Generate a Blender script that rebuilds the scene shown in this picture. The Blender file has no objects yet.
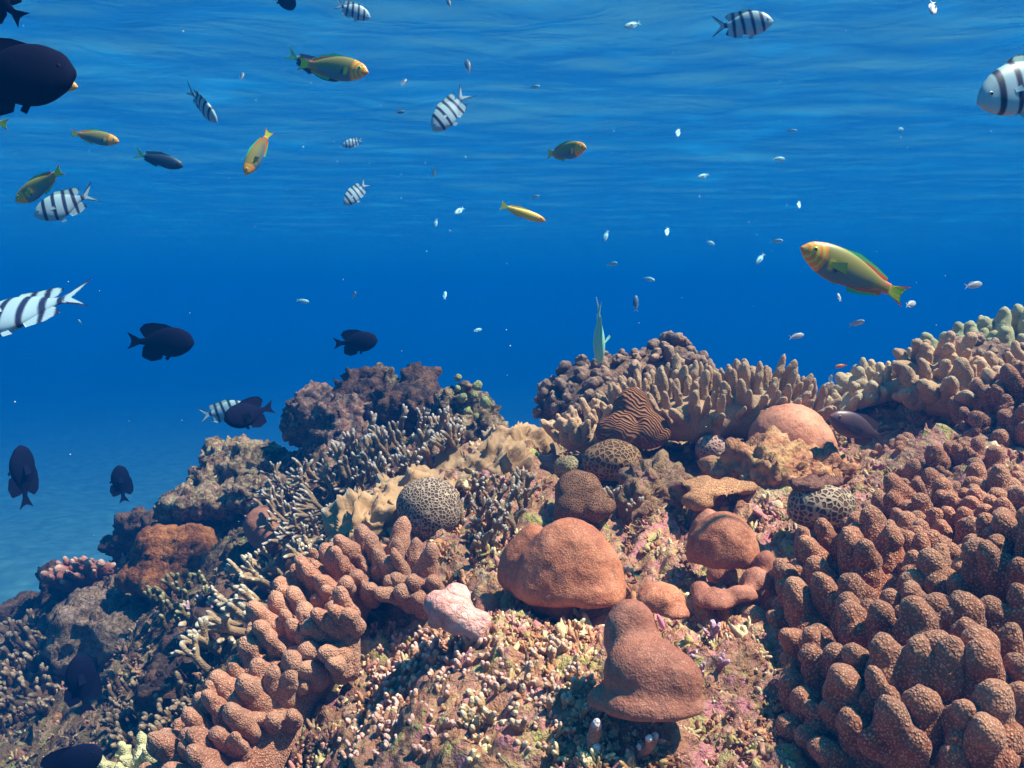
import bpy, bmesh, math, random
import numpy as np
from mathutils import Vector, Matrix, Euler, Quaternion
R = math.radians
scene = bpy.context.scene
COL = scene.collection
random.seed(7); RNG = np.random.default_rng(7)

# ------------------------------------------------------------------ camera
PITCH = 5.0
FPX = 887.0                       # focal length in pixels (60 degree view)
cam_d = bpy.data.cameras.new("camera"); cam_d.sensor_width = 36.0
cam_d.lens = FPX / 1024 * 36.0; cam_d.clip_start = 0.02; cam_d.clip_end = 400
cam = bpy.data.objects.new("camera", cam_d); COL.objects.link(cam)
cam.location = (0, 0, 0); cam.rotation_euler = (R(90 - PITCH), 0, 0)
scene.camera = cam
_c, _s = math.cos(R(PITCH)), math.sin(R(PITCH))
def ray(px, py):
    a = (px - 512) / FPX; b = (384 - py) / FPX
    return Vector((a, _c + b * _s, -_s + b * _c))
def at(px, py, d):                # the point d metres along the view axis behind a pixel
    return ray(px, py) * d
def proj(v):
    d = v[1] * _c - v[2] * _s; u = v[1] * _s + v[2] * _c
    return 512 + FPX * v[0] / d, 384 - FPX * u / d, d

# ------------------------------------------------------------------ light
SUN_EL, SUN_AZ = 59.0, 98.0      # azimuth clockwise from the view direction (+Y)
w = bpy.data.worlds.new("World"); scene.world = w; w.use_nodes = True
nt = w.node_tree; bg = nt.nodes['Background']
sky = nt.nodes.new('ShaderNodeTexSky'); sky.sky_type = 'NISHITA'; sky.sun_disc = False
sky.sun_elevation = R(SUN_EL); sky.sun_rotation = R(SUN_AZ)
tint = nt.nodes.new('ShaderNodeMix'); tint.data_type = 'RGBA'; tint.blend_type = 'MULTIPLY'; tint.inputs[0].default_value = 1
tint.inputs[7].default_value = (0.05, 0.80, 1.0, 1); nt.links.new(sky.outputs[0], tint.inputs[6])
nt.links.new(tint.outputs[2], bg.inputs[0]); bg.inputs[1].default_value = 0.105
sd = bpy.data.lights.new("sun", 'SUN'); sd.energy = 5.0; sd.angle = R(1.2); sd.color = (1.0, 0.85, 0.65)
sun = bpy.data.objects.new("sun", sd); COL.objects.link(sun); sun.location = (3, -3, 8)
sv = Vector((math.sin(R(SUN_AZ)) * math.cos(R(SUN_EL)), math.cos(R(SUN_AZ)) * math.cos(R(SUN_EL)), math.sin(R(SUN_EL))))
sun.rotation_euler = sv.to_track_quat('Z', 'Y').to_euler()
vs = scene.view_settings; vs.view_transform = 'Standard'; vs.look = 'None'; vs.gamma = 1.0
vs.use_curve_mapping = False; vs.exposure = 1.87
scene.cycles.max_bounces = 5; scene.cycles.diffuse_bounces = 2; scene.cycles.glossy_bounces = 2
scene.cycles.transparent_max_bounces = 12; scene.cycles.volume_bounces = 0
scene.cycles.use_denoising = True

# ------------------------------------------------------------------ noise
def _hash(ix, iy, iz, seed):
    with np.errstate(over='ignore'):
        h = (ix.astype(np.int64) * 374761393 + iy.astype(np.int64) * 668265263 + iz.astype(np.int64) * 2147483647 + seed * 974634777)
        h = (h ^ (h >> 13)) * 1274126177
        h = (h ^ (h >> 16)) & 0xffffff
    return h / float(0xffffff)
def vnoise(p, seed=0):            # value noise, -1..1, p (n,3)
    f = np.floor(p); t = p - f; t = t * t * t * (t * (t * 6 - 15) + 10)
    i = f.astype(np.int64); out = 0
    for dx in (0, 1):
        wx = t[:, 0] if dx else 1 - t[:, 0]
        for dy in (0, 1):
            wy = t[:, 1] if dy else 1 - t[:, 1]
            for dz in (0, 1):
                wz = t[:, 2] if dz else 1 - t[:, 2]
                out = out + wx * wy * wz * _hash(i[:, 0] + dx, i[:, 1] + dy, i[:, 2] + dz, seed)
    return out * 2 - 1
def fbm(p, octs=4, seed=0, gain=0.5, lac=2.03):
    a, s, o = 1.0, 0, 0; q = np.array(p, dtype=float)
    for k in range(octs):
        o = o + a * vnoise(q + k * 17.3, seed + k); s += a; a *= gain; q = q * lac
    return o / s
def billow(p, octs=3, seed=0):    # rounded knobs with sharp creases
    a, s, o = 1.0, 0, 0; q = np.array(p, dtype=float)
    for k in range(octs):
        o = o + a * np.abs(vnoise(q + k * 11.7, seed + k)); s += a; a *= 0.5; q = q * 2.1
    return o / s

# ------------------------------------------------------------------ objects
def tag(o, label=None, cat=None, group=None, kind=None):
    if label: o['label'] = label
    if cat: o['category'] = cat
    if group: o['group'] = group
    if kind: o['kind'] = kind
    return o
def link(name, me, mat=None, parent=None):
    o = bpy.data.objects.new(name, me); COL.objects.link(o)
    if mat is not None and not me.materials: me.materials.append(mat)
    if parent is not None: o.parent = parent
    return o
def root(name, loc, label, cat, group=None):
    o = bpy.data.objects.new(name, None); COL.objects.link(o); o.location = loc
    o.empty_display_size = 0.02
    return tag(o, label, cat, group)
def mesh_from(name, v, f, smooth=True):
    me = bpy.data.meshes.new(name)
    me.from_pydata([tuple(map(float, q)) for q in v], [], [tuple(map(int, q)) for q in f])
    if smooth: me.polygons.foreach_set('use_smooth', [True] * len(me.polygons))
    me.update(); return me
def grid_mesh(name, V, nu, nv):   # V is (nu*nv, 3), row-major by u
    me = bpy.data.meshes.new(name); n = nu * nv
    iu, iv = np.meshgrid(np.arange(nu - 1), np.arange(nv - 1), indexing='ij')
    a = (iu * nv + iv).ravel(); q = np.stack([a, a + nv, a + nv + 1, a + 1], 1)
    me.vertices.add(n); me.vertices.foreach_set('co', V.astype(np.float32).ravel())
    me.loops.add(q.size); me.loops.foreach_set('vertex_index', q.astype(np.int32).ravel())
    me.polygons.add(len(q)); me.polygons.foreach_set('loop_start', (np.arange(len(q)) * 4).astype(np.int32))
    me.polygons.foreach_set('loop_total', np.full(len(q), 4, np.int32))
    me.update(calc_edges=True); me.polygons.foreach_set('use_smooth', [True] * len(q)); return me
def get_v(me):
    a = np.empty(len(me.vertices) * 3, np.float32); me.vertices.foreach_get('co', a); return a.reshape(-1, 3).astype(float)
def get_n(me):
    a = np.empty(len(me.vertices) * 3, np.float32); me.vertex_normals.foreach_get('vector', a); return a.reshape(-1, 3).astype(float)
def set_v(me, v):
    me.vertices.foreach_set('co', v.astype(np.float32).ravel()); me.update()
def set_attr(me, name, val):
    a = me.attributes.get(name) or me.attributes.new(name, 'FLOAT', 'POINT')
    a.data.foreach_set('value', np.asarray(val, np.float32))
def set_col(me, name, val):
    a = me.attributes.get(name) or me.attributes.new(name, 'FLOAT_COLOR', 'POINT')
    a.data.foreach_set('color', np.asarray(val, np.float32).ravel())
_ico = {}
def ico(sub):
    if sub not in _ico:
        bm = bmesh.new(); bmesh.ops.create_icosphere(bm, subdivisions=sub, radius=1)
        _ico[sub] = (np.array([v.co[:] for v in bm.verts]), np.array([[v.index for v in f.verts] for f in bm.faces])); bm.free()
    return _ico[sub]
def join(parts):
    V, F, n = [], [], 0
    for v, f in parts: V.append(v); F.append(np.asarray(f) + n); n += len(v)
    return np.concatenate(V), np.concatenate(F)
def remesh(v, f, voxel, smooth=4, name='body'):
    me = mesh_from('tmp', v, f); o = bpy.data.objects.new('tmp', me); COL.objects.link(o)
    m = o.modifiers.new('r', 'REMESH'); m.mode = 'VOXEL'; m.voxel_size = voxel; m.use_smooth_shade = True
    if smooth:
        s = o.modifiers.new('s', 'SMOOTH'); s.factor = 0.5; s.iterations = smooth
    dg = bpy.context.evaluated_depsgraph_get(); dg.update()
    out = bpy.data.meshes.new_from_object(o.evaluated_get(dg)); out.name = name
    bpy.data.objects.remove(o); bpy.data.meshes.remove(me)
    out.polygons.foreach_set('use_smooth', [True] * len(out.polygons)); out.materials.clear()
    return out

# ------------------------------------------------------------------ materials
class Mat:
    def __init__(s, name):
        s.m = bpy.data.materials.new(name); s.m.use_nodes = True; s.t = s.m.node_tree; s.b = s.t.nodes['Principled BSDF']
        s.b.inputs['Roughness'].default_value = 0.8; s.b.inputs['Specular IOR Level'].default_value = 0.25
    def n(s, typ, props=None, **inp):
        nd = s.t.nodes.new('ShaderNode' + typ)
        for k, v in (props or {}).items(): setattr(nd, k, v)
        for k, v in inp.items():
            k = k.replace('_', ' ')
            s.set(nd.inputs[int(k[1:])] if k[0] == '#' else nd.inputs[k], v)
        return nd
    def set(s, sock, v):
        if isinstance(v, bpy.types.NodeSocket): s.t.links.new(v, sock)
        elif isinstance(v, bpy.types.Node): s.t.links.new(v.outputs[0], sock)
        else:
            if isinstance(v, tuple) and len(v) == 3 and sock.type == 'RGBA': v = v + (1,)
            sock.default_value = v
    def pos(s): return s.n('NewGeometry').outputs['Position']
    def obj(s): return s.n('TexCoord').outputs['Object']
    def noise(s, vec, scale, detail=4, rough=0.55, dist=0.0):
        nd = s.n('TexNoise', Scale=scale, Detail=detail, Roughness=rough, Distortion=dist); s.set(nd.inputs['Vector'], vec); return nd
    def vor(s, vec, scale, feature='F1', rnd=1.0):
        nd = s.n('TexVoronoi', {'feature': feature}, Scale=scale, Randomness=rnd); s.set(nd.inputs['Vector'], vec); return nd
    def ramp(s, fac, stops, interp='LINEAR'):
        nd = s.n('ValToRGB'); cr = nd.color_ramp; cr.interpolation = interp
        while len(cr.elements) < len(stops): cr.elements.new(0.5)
        for e, (p, c) in zip(cr.elements, stops):
            e.position = p; e.color = (c, c, c, 1) if isinstance(c, (int, float)) else tuple(c) + (1,)
        s.set(nd.inputs[0], fac); return nd.outputs[0]
    def mix(s, fac, a, b, mode='MIX'):
        nd = s.n('Mix', {'data_type': 'RGBA', 'blend_type': mode}); s.set(nd.inputs[0], fac)
        s.set(nd.inputs[6], a); s.set(nd.inputs[7], b); return nd.outputs[2]
    def math(s, op, a, b=0.0, c=0.0):
        nd = s.n('Math', {'operation': op}); s.set(nd.inputs[0], a); s.set(nd.inputs[1], b); s.set(nd.inputs[2], c); return nd.outputs[0]
    def attr(s, name, out='Fac'): return s.n('Attribute', {'attribute_name': name}).outputs[out]
    def sep(s, vec):
        nd = s.n('SeparateXYZ'); s.set(nd.inputs[0], vec); return nd.outputs
    def bump(s, h, dist, strength=1.0, prev=None):
        nd = s.n('Bump', Strength=strength, Distance=dist); s.set(nd.inputs['Height'], h)
        if prev is not None: s.set(nd.inputs['Normal'], prev)
        s.set(s.b.inputs['Normal'], nd.outputs[0]); return nd.outputs[0]
    def col(s, c): s.set(s.b.inputs['Base Color'], c); return s
    def inp(s, **k):
        for a, v in k.items(): s.set(s.b.inputs[a.replace('_', ' ')], v)
        return s

# ------------------------------------------------------------------ the water
SURF_Z = 1.55
def build_water():
    # surface seen from below: a swell of real waves, thin dielectric that lets the sun through and mirrors the deep at a low angle
    nu, nv = 260, 420
    u = np.linspace(-68, 68, nu); v = np.concatenate([np.linspace(-11, 3, 60, endpoint=False), np.linspace(3, 20, 300, endpoint=False), np.linspace(20, 118, 60)])
    u = 68 * np.sign(u) * (np.abs(u) / 68) ** 1.8
    X, Y = np.meshgrid(u, v, indexing='ij'); P = np.stack([X.ravel(), Y.ravel(), 0 * X.ravel()], 1)
    z = 0.05 * fbm(P * [0.5, 0.9, 1], 3, 5) + 0.020 * fbm(P * [1.6, 3.0, 1], 3, 9)
    P[:, 2] = SURF_Z + z
    me = grid_mesh('water_surface', P, nu, nv)
    M = Mat('water_surface'); t = M.t; t.nodes.remove(M.b); out = t.nodes['Material Output']
    mp = M.n('Mapping', Scale=(1.0, 1.35, 1.0)); M.set(mp.inputs[0], M.pos())
    n1 = M.noise(mp, 2.0, 3, 0.5, 0.6); n2 = M.noise(mp, 0.7, 3, 0.5, 0.3)
    bmp = M.n('Bump', Strength=1.0, Distance=0.022, Height=n1)
    fr = M.n('Fresnel', IOR=1.33, Normal=bmp)
    # noise patches painted more transparent, standing in for steep facets passing sky light
    gap = M.ramp(M.math('ADD', M.math('MULTIPLY', n1, 0.5), M.math('MULTIPLY', n2, 0.5)), [(0.50, 0.0), (0.68, 0.15)])
    refl = M.math('MULTIPLY', fr, M.math('SUBTRACT', 0.93, gap))
    caus = M.vor(M.mix(0.12, M.pos(), M.noise(M.pos(), 2.5, 2).outputs['Color']), 4.2, 'SMOOTH_F1')
    dap = M.ramp(caus.outputs['Distance'], [(0.18, (1, 1, 1)), (0.55, (.66,.67,.68))])  # caustic dapple painted into the surface's transmission colour
    tr = M.n('BsdfTransparent', Color=M.mix(1.0, (0.95, 0.97, 1.0), dap, 'MULTIPLY'))
    gl = M.n('BsdfGlossy', Color=(0.9, 0.96, 1.0), Roughness=0.22, Normal=bmp)
    mx = M.n('MixShader'); M.set(mx.inputs[0], refl); M.set(mx.inputs[1], tr); M.set(mx.inputs[2], gl)
    t.links.new(mx.outputs[0], out.inputs['Surface'])
    tag(link('water_surface', me, M.m), kind='structure')
    # the water body: even, blue scattering
    v = [(x, y, z) for x in (-70, 70) for y in (-12, 120) for z in (-10.0, SURF_Z + 0.3)]
    f = [(0, 1, 3, 2), (4, 6, 7, 5), (0, 4, 5, 1), (2, 3, 7, 6), (0, 2, 6, 4), (1, 5, 7, 3)]
    H = bpy.data.materials.new('haze'); H.use_nodes = True; t = H.node_tree; t.nodes.clear()
    o = t.nodes.new('ShaderNodeOutputMaterial'); p = t.nodes.new('ShaderNodeVolumePrincipled')
    p.inputs['Color'].default_value = HAZE_COL + (1,); p.inputs['Density'].default_value = HAZE_D
    p.inputs['Absorption Color'].default_value = HAZE_ABS + (1,); p.inputs['Anisotropy'].default_value = 0.0
    t.links.new(p.outputs[0], o.inputs['Volume'])
    tag(link('haze', mesh_from('haze', v, f, False), H), 'clear blue sea water filling the whole scene', 'sea water', kind='stuff')
HAZE_COL, HAZE_ABS, HAZE_D = (0.0, 0.091, 0.375), (0.0, 0.10, 0.23), 0.09

# ------------------------------------------------------------------ the reef slope as a height field
CTRL = [  # pixel x, pixel y, distance
 (-250,900,2.0),(0,790,2.1),(200,800,1.45),(400,790,1.12),(600,790,1.0),(800,800,0.98),(1024,800,0.98),(1250,800,0.95),(500,1000,0.8),(900,1100,0.75),(100,1000,1.4),
 (-250,660,4.0),(0,640,3.3),(60,600,3.4),(130,560,3.3),(230,500,3.1),(300,460,3.0),(370,440,2.9),(450,440,2.75),(530,450,2.6),(600,440,2.5),(680,430,2.5),(760,430,2.4),(850,410,2.45),(950,375,2.6),(1024,350,2.7),(1250,330,2.8),
 (0,700,2.6),(100,660,2.65),(130,720,2.15),(220,620,2.3),(250,560,2.5),(350,520,2.25),(300,720,1.5),(330,600,1.75),(430,560,1.75),(430,500,2.1),(470,640,1.42),(450,710,1.25),
 (560,620,1.5),(560,540,1.75),(560,480,2.1),(620,700,1.18),(650,560,1.62),(720,620,1.42),(740,700,1.2),(750,550,1.65),(780,470,2.05),(700,480,2.05),(640,450,2.25),(860,520,1.7),
 (850,600,1.42),(950,520,1.65),(950,640,1.25),(1024,600,1.3),(1024,450,2.0),(880,470,2.0),(900,740,1.08),(1150,600,1.25),(1250,450,2.0)]
_cp = np.array([at(a, b, d)[:] for a, b, d in CTRL])
_back = []
for x, y, z in _cp[[11,12,13,14,15,16,17,18,19,20,21,22,23,24,25,26]]:
    _back += [(x - 0.15, y + 0.7, z - 0.35), (x - .5, y + 1.6, z - 1.3), (x - .9, y + 3.2, z - 2.6)]
_back += [(-2.9, 2.2, -1.9), (-3.4, 3.4, -2.4), (-3.6, 1.0, -2.2), (-4.8, 2.5, -3.1), (-5.2, 5, -3.3), (-5, 0, -3.0), (5, 6, -2.2), (0, -1, -1.0), (2, -1, -.8), (-2, -1, -1.9)]
_cp = np.concatenate([_cp, np.array(_back)])
def _rbf():
    P = _cp[:, :2]; d = np.linalg.norm(P[:, None] - P[None], axis=2); n = len(P)
    A = np.zeros((n + 3, n + 3)); A[:n, :n] = d - 0.02 * np.eye(n) * -1
    A[:n, n] = 1; A[:n, n + 1:] = P; A[n, :n] = 1; A[n + 1:, :n] = P.T
    b = np.zeros(n + 3); b[:n] = _cp[:, 2]; return np.linalg.solve(A, b)
_w = _rbf()
SEABED = -6.0
def height(xy):
    xy = np.atleast_2d(xy); out = np.empty(len(xy)); n = len(_cp)
    for k in range(0, len(xy), 40000):
        q = xy[k:k + 40000]; d = np.linalg.norm(q[:, None] - _cp[None, :, :2], axis=2)
        out[k:k + 40000] = d @ _w[:n] + _w[n] + q @ _w[n + 1:]
    return np.maximum(out, SEABED - 0.6)
def ground(px, py, lift=0.0):
    r = ray(px, py); ts = np.linspace(0.5, 7, 900)
    z = height(np.stack([r.x * ts, r.y * ts], 1)) + lift
    k = np.argmax(r.z * ts < z)
    return (r * float(ts[k])) if (r.z * ts < z).any() else r * 3.0
PAL = {'tan': (.30,.16,.075), 'pink': (.42,.17,.13), 'cream': (.50,.40,.25), 'brown': (.10,.04,.02), 'dark': (.05,.03,.03),
       'yellow': (.42,.36,.12), 'purple': (.30,.14,.18), 'red': (.28,.09,.06), 'green': (.16,.20,.07), 'orange': (.40,.17,.065)}
def terrain_material():
    M = Mat('reef_rock'); p = M.pos()
    n = M.noise(p, 8, 6, .62, .6); n2 = M.noise(p, 30, 5, .6, .5); n3 = M.noise(p, 110, 4, .6, .3)
    a = M.ramp(n, [(.30, PAL['brown']), (.42, PAL['tan']), (.50, PAL['pink']), (.57, PAL['orange']), (.66, PAL['cream'])])
    b = M.ramp(n2, [(.30, PAL['dark']), (.41, PAL['red']), (.48, PAL['tan']), (.55, PAL['pink']), (.62, PAL['yellow']), (.72, PAL['cream'])])
    c = M.mix(.55, a, b)
    v = M.vor(p, 85); sp = M.ramp(M.sep(v.outputs['Color'])[0], [(.70, 0.0), (.76, 1.0)])
    c = M.mix(M.math('MULTIPLY', sp, .55), c, M.ramp(n3, [(.4, PAL['purple']), (.5, PAL['pink']), (.6, PAL['cream'])]))
    m2 = M.n('Mapping', Location=(3.3, 7.1, 1.7)); M.set(m2.inputs[0], p)
    c = M.mix(M.ramp(M.noise(m2, 26, 5), [(.55, 0.0), (.61, .6)]), c, (.52, .17, .22))
    m3 = M.n('Mapping', Location=(13.3, 2.1, 5.7)); M.set(m3.inputs[0], p)
    c = M.mix(M.ramp(M.noise(m3, 22, 5), [(.57, 0.0), (.63, .55)]), c, (.40, .40, .11))
    # algae covered rock on the left-hand slope, its shade darkened into the colour
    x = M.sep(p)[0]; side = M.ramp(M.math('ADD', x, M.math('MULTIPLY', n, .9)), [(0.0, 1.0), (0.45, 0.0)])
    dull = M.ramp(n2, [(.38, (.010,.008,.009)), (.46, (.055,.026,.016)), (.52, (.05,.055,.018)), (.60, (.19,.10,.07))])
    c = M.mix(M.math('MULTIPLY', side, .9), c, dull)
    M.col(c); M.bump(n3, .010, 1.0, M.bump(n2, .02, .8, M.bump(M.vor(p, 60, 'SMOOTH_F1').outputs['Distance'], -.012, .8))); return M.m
def build_ground():
    nu, nv = 620, 760
    u = np.linspace(-1.25, 1.05, nu); y = 0.42 * (7.5 / 0.42) ** np.linspace(0, 1, nv)
    U, Y = np.meshgrid(u, y, indexing='ij'); X = U * (Y + 0.35)
    P = np.stack([X.ravel(), Y.ravel()], 1); z = height(P)
    V = np.concatenate([P, z[:, None]], 1)
    q = V.copy()
    k = 0.085 * fbm(q * 3.2, 3, 3) + 0.075 * (billow(q * 6.5, 3, 21) - .35) + 0.046 * (billow(q * 20, 4, 31) - .3) + .018 * fbm(q * 60, 3, 41)
    fade = np.clip((V[:, 1] - 0.3) / 0.5, 0.3, 1)
    V[:, 2] += k * fade
    V[:, 0] += 0.05 * fbm(q * 7 + 50, 3, 51) * fade; V[:, 1] += 0.05 * fbm(q * 7 + 90, 3, 61) * fade
    me = grid_mesh('reef_slope', V, nu, nv)
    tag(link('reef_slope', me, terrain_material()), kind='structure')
    n = 160; a = np.linspace(-69, 69, n); b = np.linspace(-11.5, 119, n); A, B = np.meshgrid(a, b, indexing='ij')
    P = np.stack([A.ravel(), B.ravel(), 0 * A.ravel()], 1); P[:, 2] = SEABED + .3 * fbm(P * .25, 3, 71)
    S = Mat('sand'); S.col(S.ramp(S.noise(S.pos(), 3, 6), [(.35, (.17,.26,.23)), (.65, (.24,.35,.31))]))
    tag(link('seabed', grid_mesh('seabed', P, n, n), S.m), kind='structure')
# ------------------------------------------------------------------ organic shape helpers
def rough(P):
    q = np.asarray(P, float)
    return 0.085 * fbm(q * 3.2, 3, 3) + 0.075 * (billow(q * 6.5, 3, 21) - .35)
def surf(P2):
    P2 = np.atleast_2d(P2).astype(float); z = height(P2)
    return z + rough(np.concatenate([P2, z[:, None]], 1)) * np.clip((P2[:, 1] - .3) / .5, .3, 1)
def hit(px, py):                  # where a pixel's ray meets the reef
    r = ray(px, py); ts = np.linspace(0.5, 6.0, 260)
    z = surf(np.stack([r.x * ts, r.y * ts], 1)); b = r.z * ts < z
    if not b.any(): return None
    return r * float(ts[np.argmax(b)])
def ell(px, py, d, rx, rz, ry=1.0, kind='e', sub=3, rot=0.0):
    """an ellipsoid (or a flat-bottomed dome) of pixel radii rx, rz seen at distance d; ry = depth radius / rx"""
    v, f = ico(sub); v = v.copy(); s = d / FPX
    if kind == 'd': v[:, 2] = np.where(v[:, 2] < 0, v[:, 2] * .22, v[:, 2])
    if kind == 'p': v[:, 2] = np.where(v[:, 2] < 0, v[:, 2] * .14, v[:, 2] * (1 - .06 * np.hypot(v[:, 0], v[:, 1])))
    v = v * [rx * s, rx * s * ry, rz * s]
    c, n = math.cos(R(rot)), math.sin(R(rot))
    v = np.stack([v[:, 0] * c - v[:, 2] * n, v[:, 1], v[:, 0] * n + v[:, 2] * c], 1)
    return v + np.array(at(px, py, d)[:]), f
def lumps(blobs, voxel, smooth=6, disp=None, name='body', org=None):
    v, f = join([ell(*b) if isinstance(b, tuple) else ell(**b) for b in blobs])
    me = remesh(v, f, voxel, smooth, name)
    if disp is not None:
        V, N = get_v(me), get_n(me); set_v(me, V + N * disp(V, N)[:, None])
    if org is not None: me.transform(Matrix.Translation(-Vector(org)))
    return me
def sample_surface(me, org, spacing, keep, seed=1, n_try=6000):
    """blue-noise points on a mesh: (point, normal) in world space"""
    rng = np.random.default_rng(seed); V = get_v(me) + np.array(org); N = get_n(me)
    idx = rng.permutation(len(V))[:n_try]; out = []
    for i in idx:
        if not keep(V[i], N[i]): continue
        sp = spacing(V[i]) if callable(spacing) else spacing
        if all((V[i][0] - p[0]) ** 2 + (V[i][1] - p[1]) ** 2 + (V[i][2] - p[2]) ** 2 > sp * sp for p, _ in out): out.append((V[i], N[i]))
    return out
def orient(direction, spin, seed_axis='Z'):
    q = Vector(direction).normalized().to_track_quat('Z', 'Y')
    return q @ Quaternion((0, 0, 1), spin)
def place(name, me, parent, loc_local, q, sc):
    o = bpy.data.objects.new(name, me); COL.objects.link(o); o.parent = parent
    o.matrix_local = Matrix.LocRotScale(Vector(loc_local), q, Vector(sc)); return o
def lobe_mesh(kind, seed, mat):
    """one lobe, about 1 unit tall, root at the origin, axis +Z"""
    rnd = random.Random(seed); v0, f0 = ico(3); parts = []
    def add(x, y, z, rx, ry, rz): parts.append((v0 * [rx, ry, rz] + [x, y, z], f0))
    if kind == 'finger':
        k = rnd.uniform(-.08, .08)
        add(0, 0, .10, .24, .22, .3)
        hh = rnd.uniform(.42, .72)
        for t in np.linspace(0, 1, 6): add(k * t * t + rnd.uniform(-.02, .02), rnd.uniform(-.02, .02), .12 + hh * t, .23 - .07 * t, .22 - .07 * t, .24)
        for _ in range(rnd.choice((0, 1, 1, 2))):
            a = rnd.uniform(0, 6.28)
            for t in (0.3, 1): add(.17 * t * math.cos(a), .17 * t * math.sin(a), .35 + .22 * t, .14, .14, .17)
    elif kind == 'knob':
        add(0, 0, .1, .34, .32, .36)
        for t in np.linspace(0, 1, 3): add(rnd.uniform(-.07, .07), rnd.uniform(-.06, .06), .2 + .46 * t, .35 - .12 * t, .32 - .11 * t, .34)
        for _ in range(rnd.choice((0, 1, 2))): add(rnd.choice((-.24, .24)), rnd.uniform(-.2, .2), rnd.uniform(.25, .5), .19, .18, .24)
    else:                          # a fold: several knobs fused into a short wall
        n = rnd.choice((2, 3, 3, 4)); w = .27
        for i in range(n):
            x = (i - (n - 1) / 2) * w * 1.35; h = rnd.uniform(.45, .78); y = .10 * math.sin(i * 1.7 + seed)
            add(x, y, .1, .27, .26, .36); add(x * 1.05, y, h * .6, .25, .25, .34); add(x * 1.1, y * 1.2, h, .20, .19, .25)
    v, f = join(parts); me = remesh(v, f, .045, 2, 'lobe')
    V, N = get_v(me), get_n(me); set_v(me, V + N * (.07 * fbm(V * 3.2 + seed, 3, seed))[:, None])
    V = get_v(me); set_attr(me, 'tip', np.clip(V[:, 2], 0, 1.1)); me.materials.append(mat); return me

# ------------------------------------------------------------------ coral materials
def polyp_mat(name, deep, mid, tip, scale=330, bump=.002, sheen=.16, tipc=.2):
    """velvety soft coral covered in small polyps"""
    M = Mat(name); p = M.pos(); big = M.noise(p, 14, 5, .6)
    warp = M.n('VectorMath', {'operation': 'MULTIPLY_ADD'}); M.set(warp.inputs[0], M.noise(p, 90, 3).outputs['Color']); warp.inputs[1].default_value = (.006,) * 3; M.set(warp.inputs[2], p)
    v = M.vor(warp, scale); d = v.outputs['Distance']; rnd = M.sep(v.outputs['Color'])[0]
    dots = M.math('MULTIPLY', M.ramp(d, [(.16, 1.0), (.52, 0.0)]), M.ramp(rnd, [(.05, .35), (.9, 1.0)]))
    c = M.mix(M.ramp(big, [(.35, 0.0), (.65, 1.0)]), deep, mid)
    c = M.mix(M.math('MULTIPLY', M.ramp(M.noise(p, 6, 3), [(.45, 0.0), (.7, .5)]), 1.0), c, tuple(a * .5 + b * .5 for a, b in zip(mid, (.30, .24, .16))))
    c = M.mix(M.math('MULTIPLY', dots, .9), c, tip)
    c = M.mix(M.ramp(M.attr('tip'), [(.55, 0.0), (1.05, tipc)]), c, tip)
    M.col(c); M.inp(Roughness=.85, Specular_IOR_Level=.1, Sheen_Weight=sheen, Sheen_Roughness=.45, Sheen_Tint=(1.0, .84, .78, 1))
    M.bump(M.math('SUBTRACT', 1.0, d), bump, 1.0, M.bump(M.noise(p, 45, 4, .6), .008, .6)); return M.m
def smooth_coral_mat(name, a, b, c2, scale=14, dot=.25):
    """hard massive coral: fine grain with paler flecks"""
    M = Mat(name); p = M.pos(); n = M.noise(p, scale, 5, .6); n2 = M.noise(p, 120, 3, .6)
    c = M.ramp(n, [(.36, a), (.52, b), (.70, c2)])
    v = M.vor(p, 380); f = M.ramp(v.outputs['Distance'], [(.15, 1.0), (.42, 0.0)])
    fl = M.ramp(M.noise(p, 30, 3).outputs[0], [(.38, .25), (.62, 1.0)])
    c = M.mix(M.math('MULTIPLY', M.math('MULTIPLY', f, fl), dot * 2.4), c, (.70, .42, .28))
    c = M.mix(M.ramp(n2, [(.35, .35), (.5, 0.0)]), c, (.14, .05, .03))
    M.col(c); M.inp(Roughness=.7)
    M.bump(n2, .002, .5, M.bump(v.outputs['Distance'], -.001, .5, M.bump(M.noise(p, 42, 4, .6), .006, .5))); return M.m
def honeycomb_mat(name, wall, cell, scale, w=.33, stretch=(1, 1, 1)):
    M = Mat(name); p = M.pos(); mp = M.n('Mapping', Scale=stretch); M.set(mp.inputs[0], p)
    v = M.vor(mp, scale, 'DISTANCE_TO_EDGE', .85); e = M.math('ADD', v.outputs['Distance'], M.math('MULTIPLY', M.math('SUBTRACT', M.noise(p, scale * 1.5, 2).outputs[0], .5), .05))
    f = M.ramp(e, [(w, 1.0), (w + .07, 0.0)])
    wl = M.mix(M.noise(p, 25, 3).outputs[0], wall, tuple(x * .65 for x in wall))
    M.col(M.mix(f, cell, wl)); M.bump(M.ramp(e, [(w - .02, 1.0), (w + .14, 0.0)]), .006, 1.0); return M.m
def ridge_mat(name, top, groove, scale, dist=6.0, vec=(1, 1, 1)):
    M = Mat(name); p = M.pos(); mp = M.n('Mapping', Scale=vec); M.set(mp.inputs[0], p)
    wv = M.n('TexWave', {'wave_type': 'BANDS', 'bands_direction': 'DIAGONAL'}, Scale=scale, Distortion=dist, Detail=1.0, Detail_Scale=.6); M.set(wv.inputs['Vector'], M.mix(.10, mp, M.noise(p, 7, 2).outputs['Color']))
    M.col(M.mix(M.ramp(wv.outputs[1], [(.3, 0.0), (.75, 1.0)]), groove, top)); M.bump(wv.outputs[1], .006, 1.0); return M.m
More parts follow.
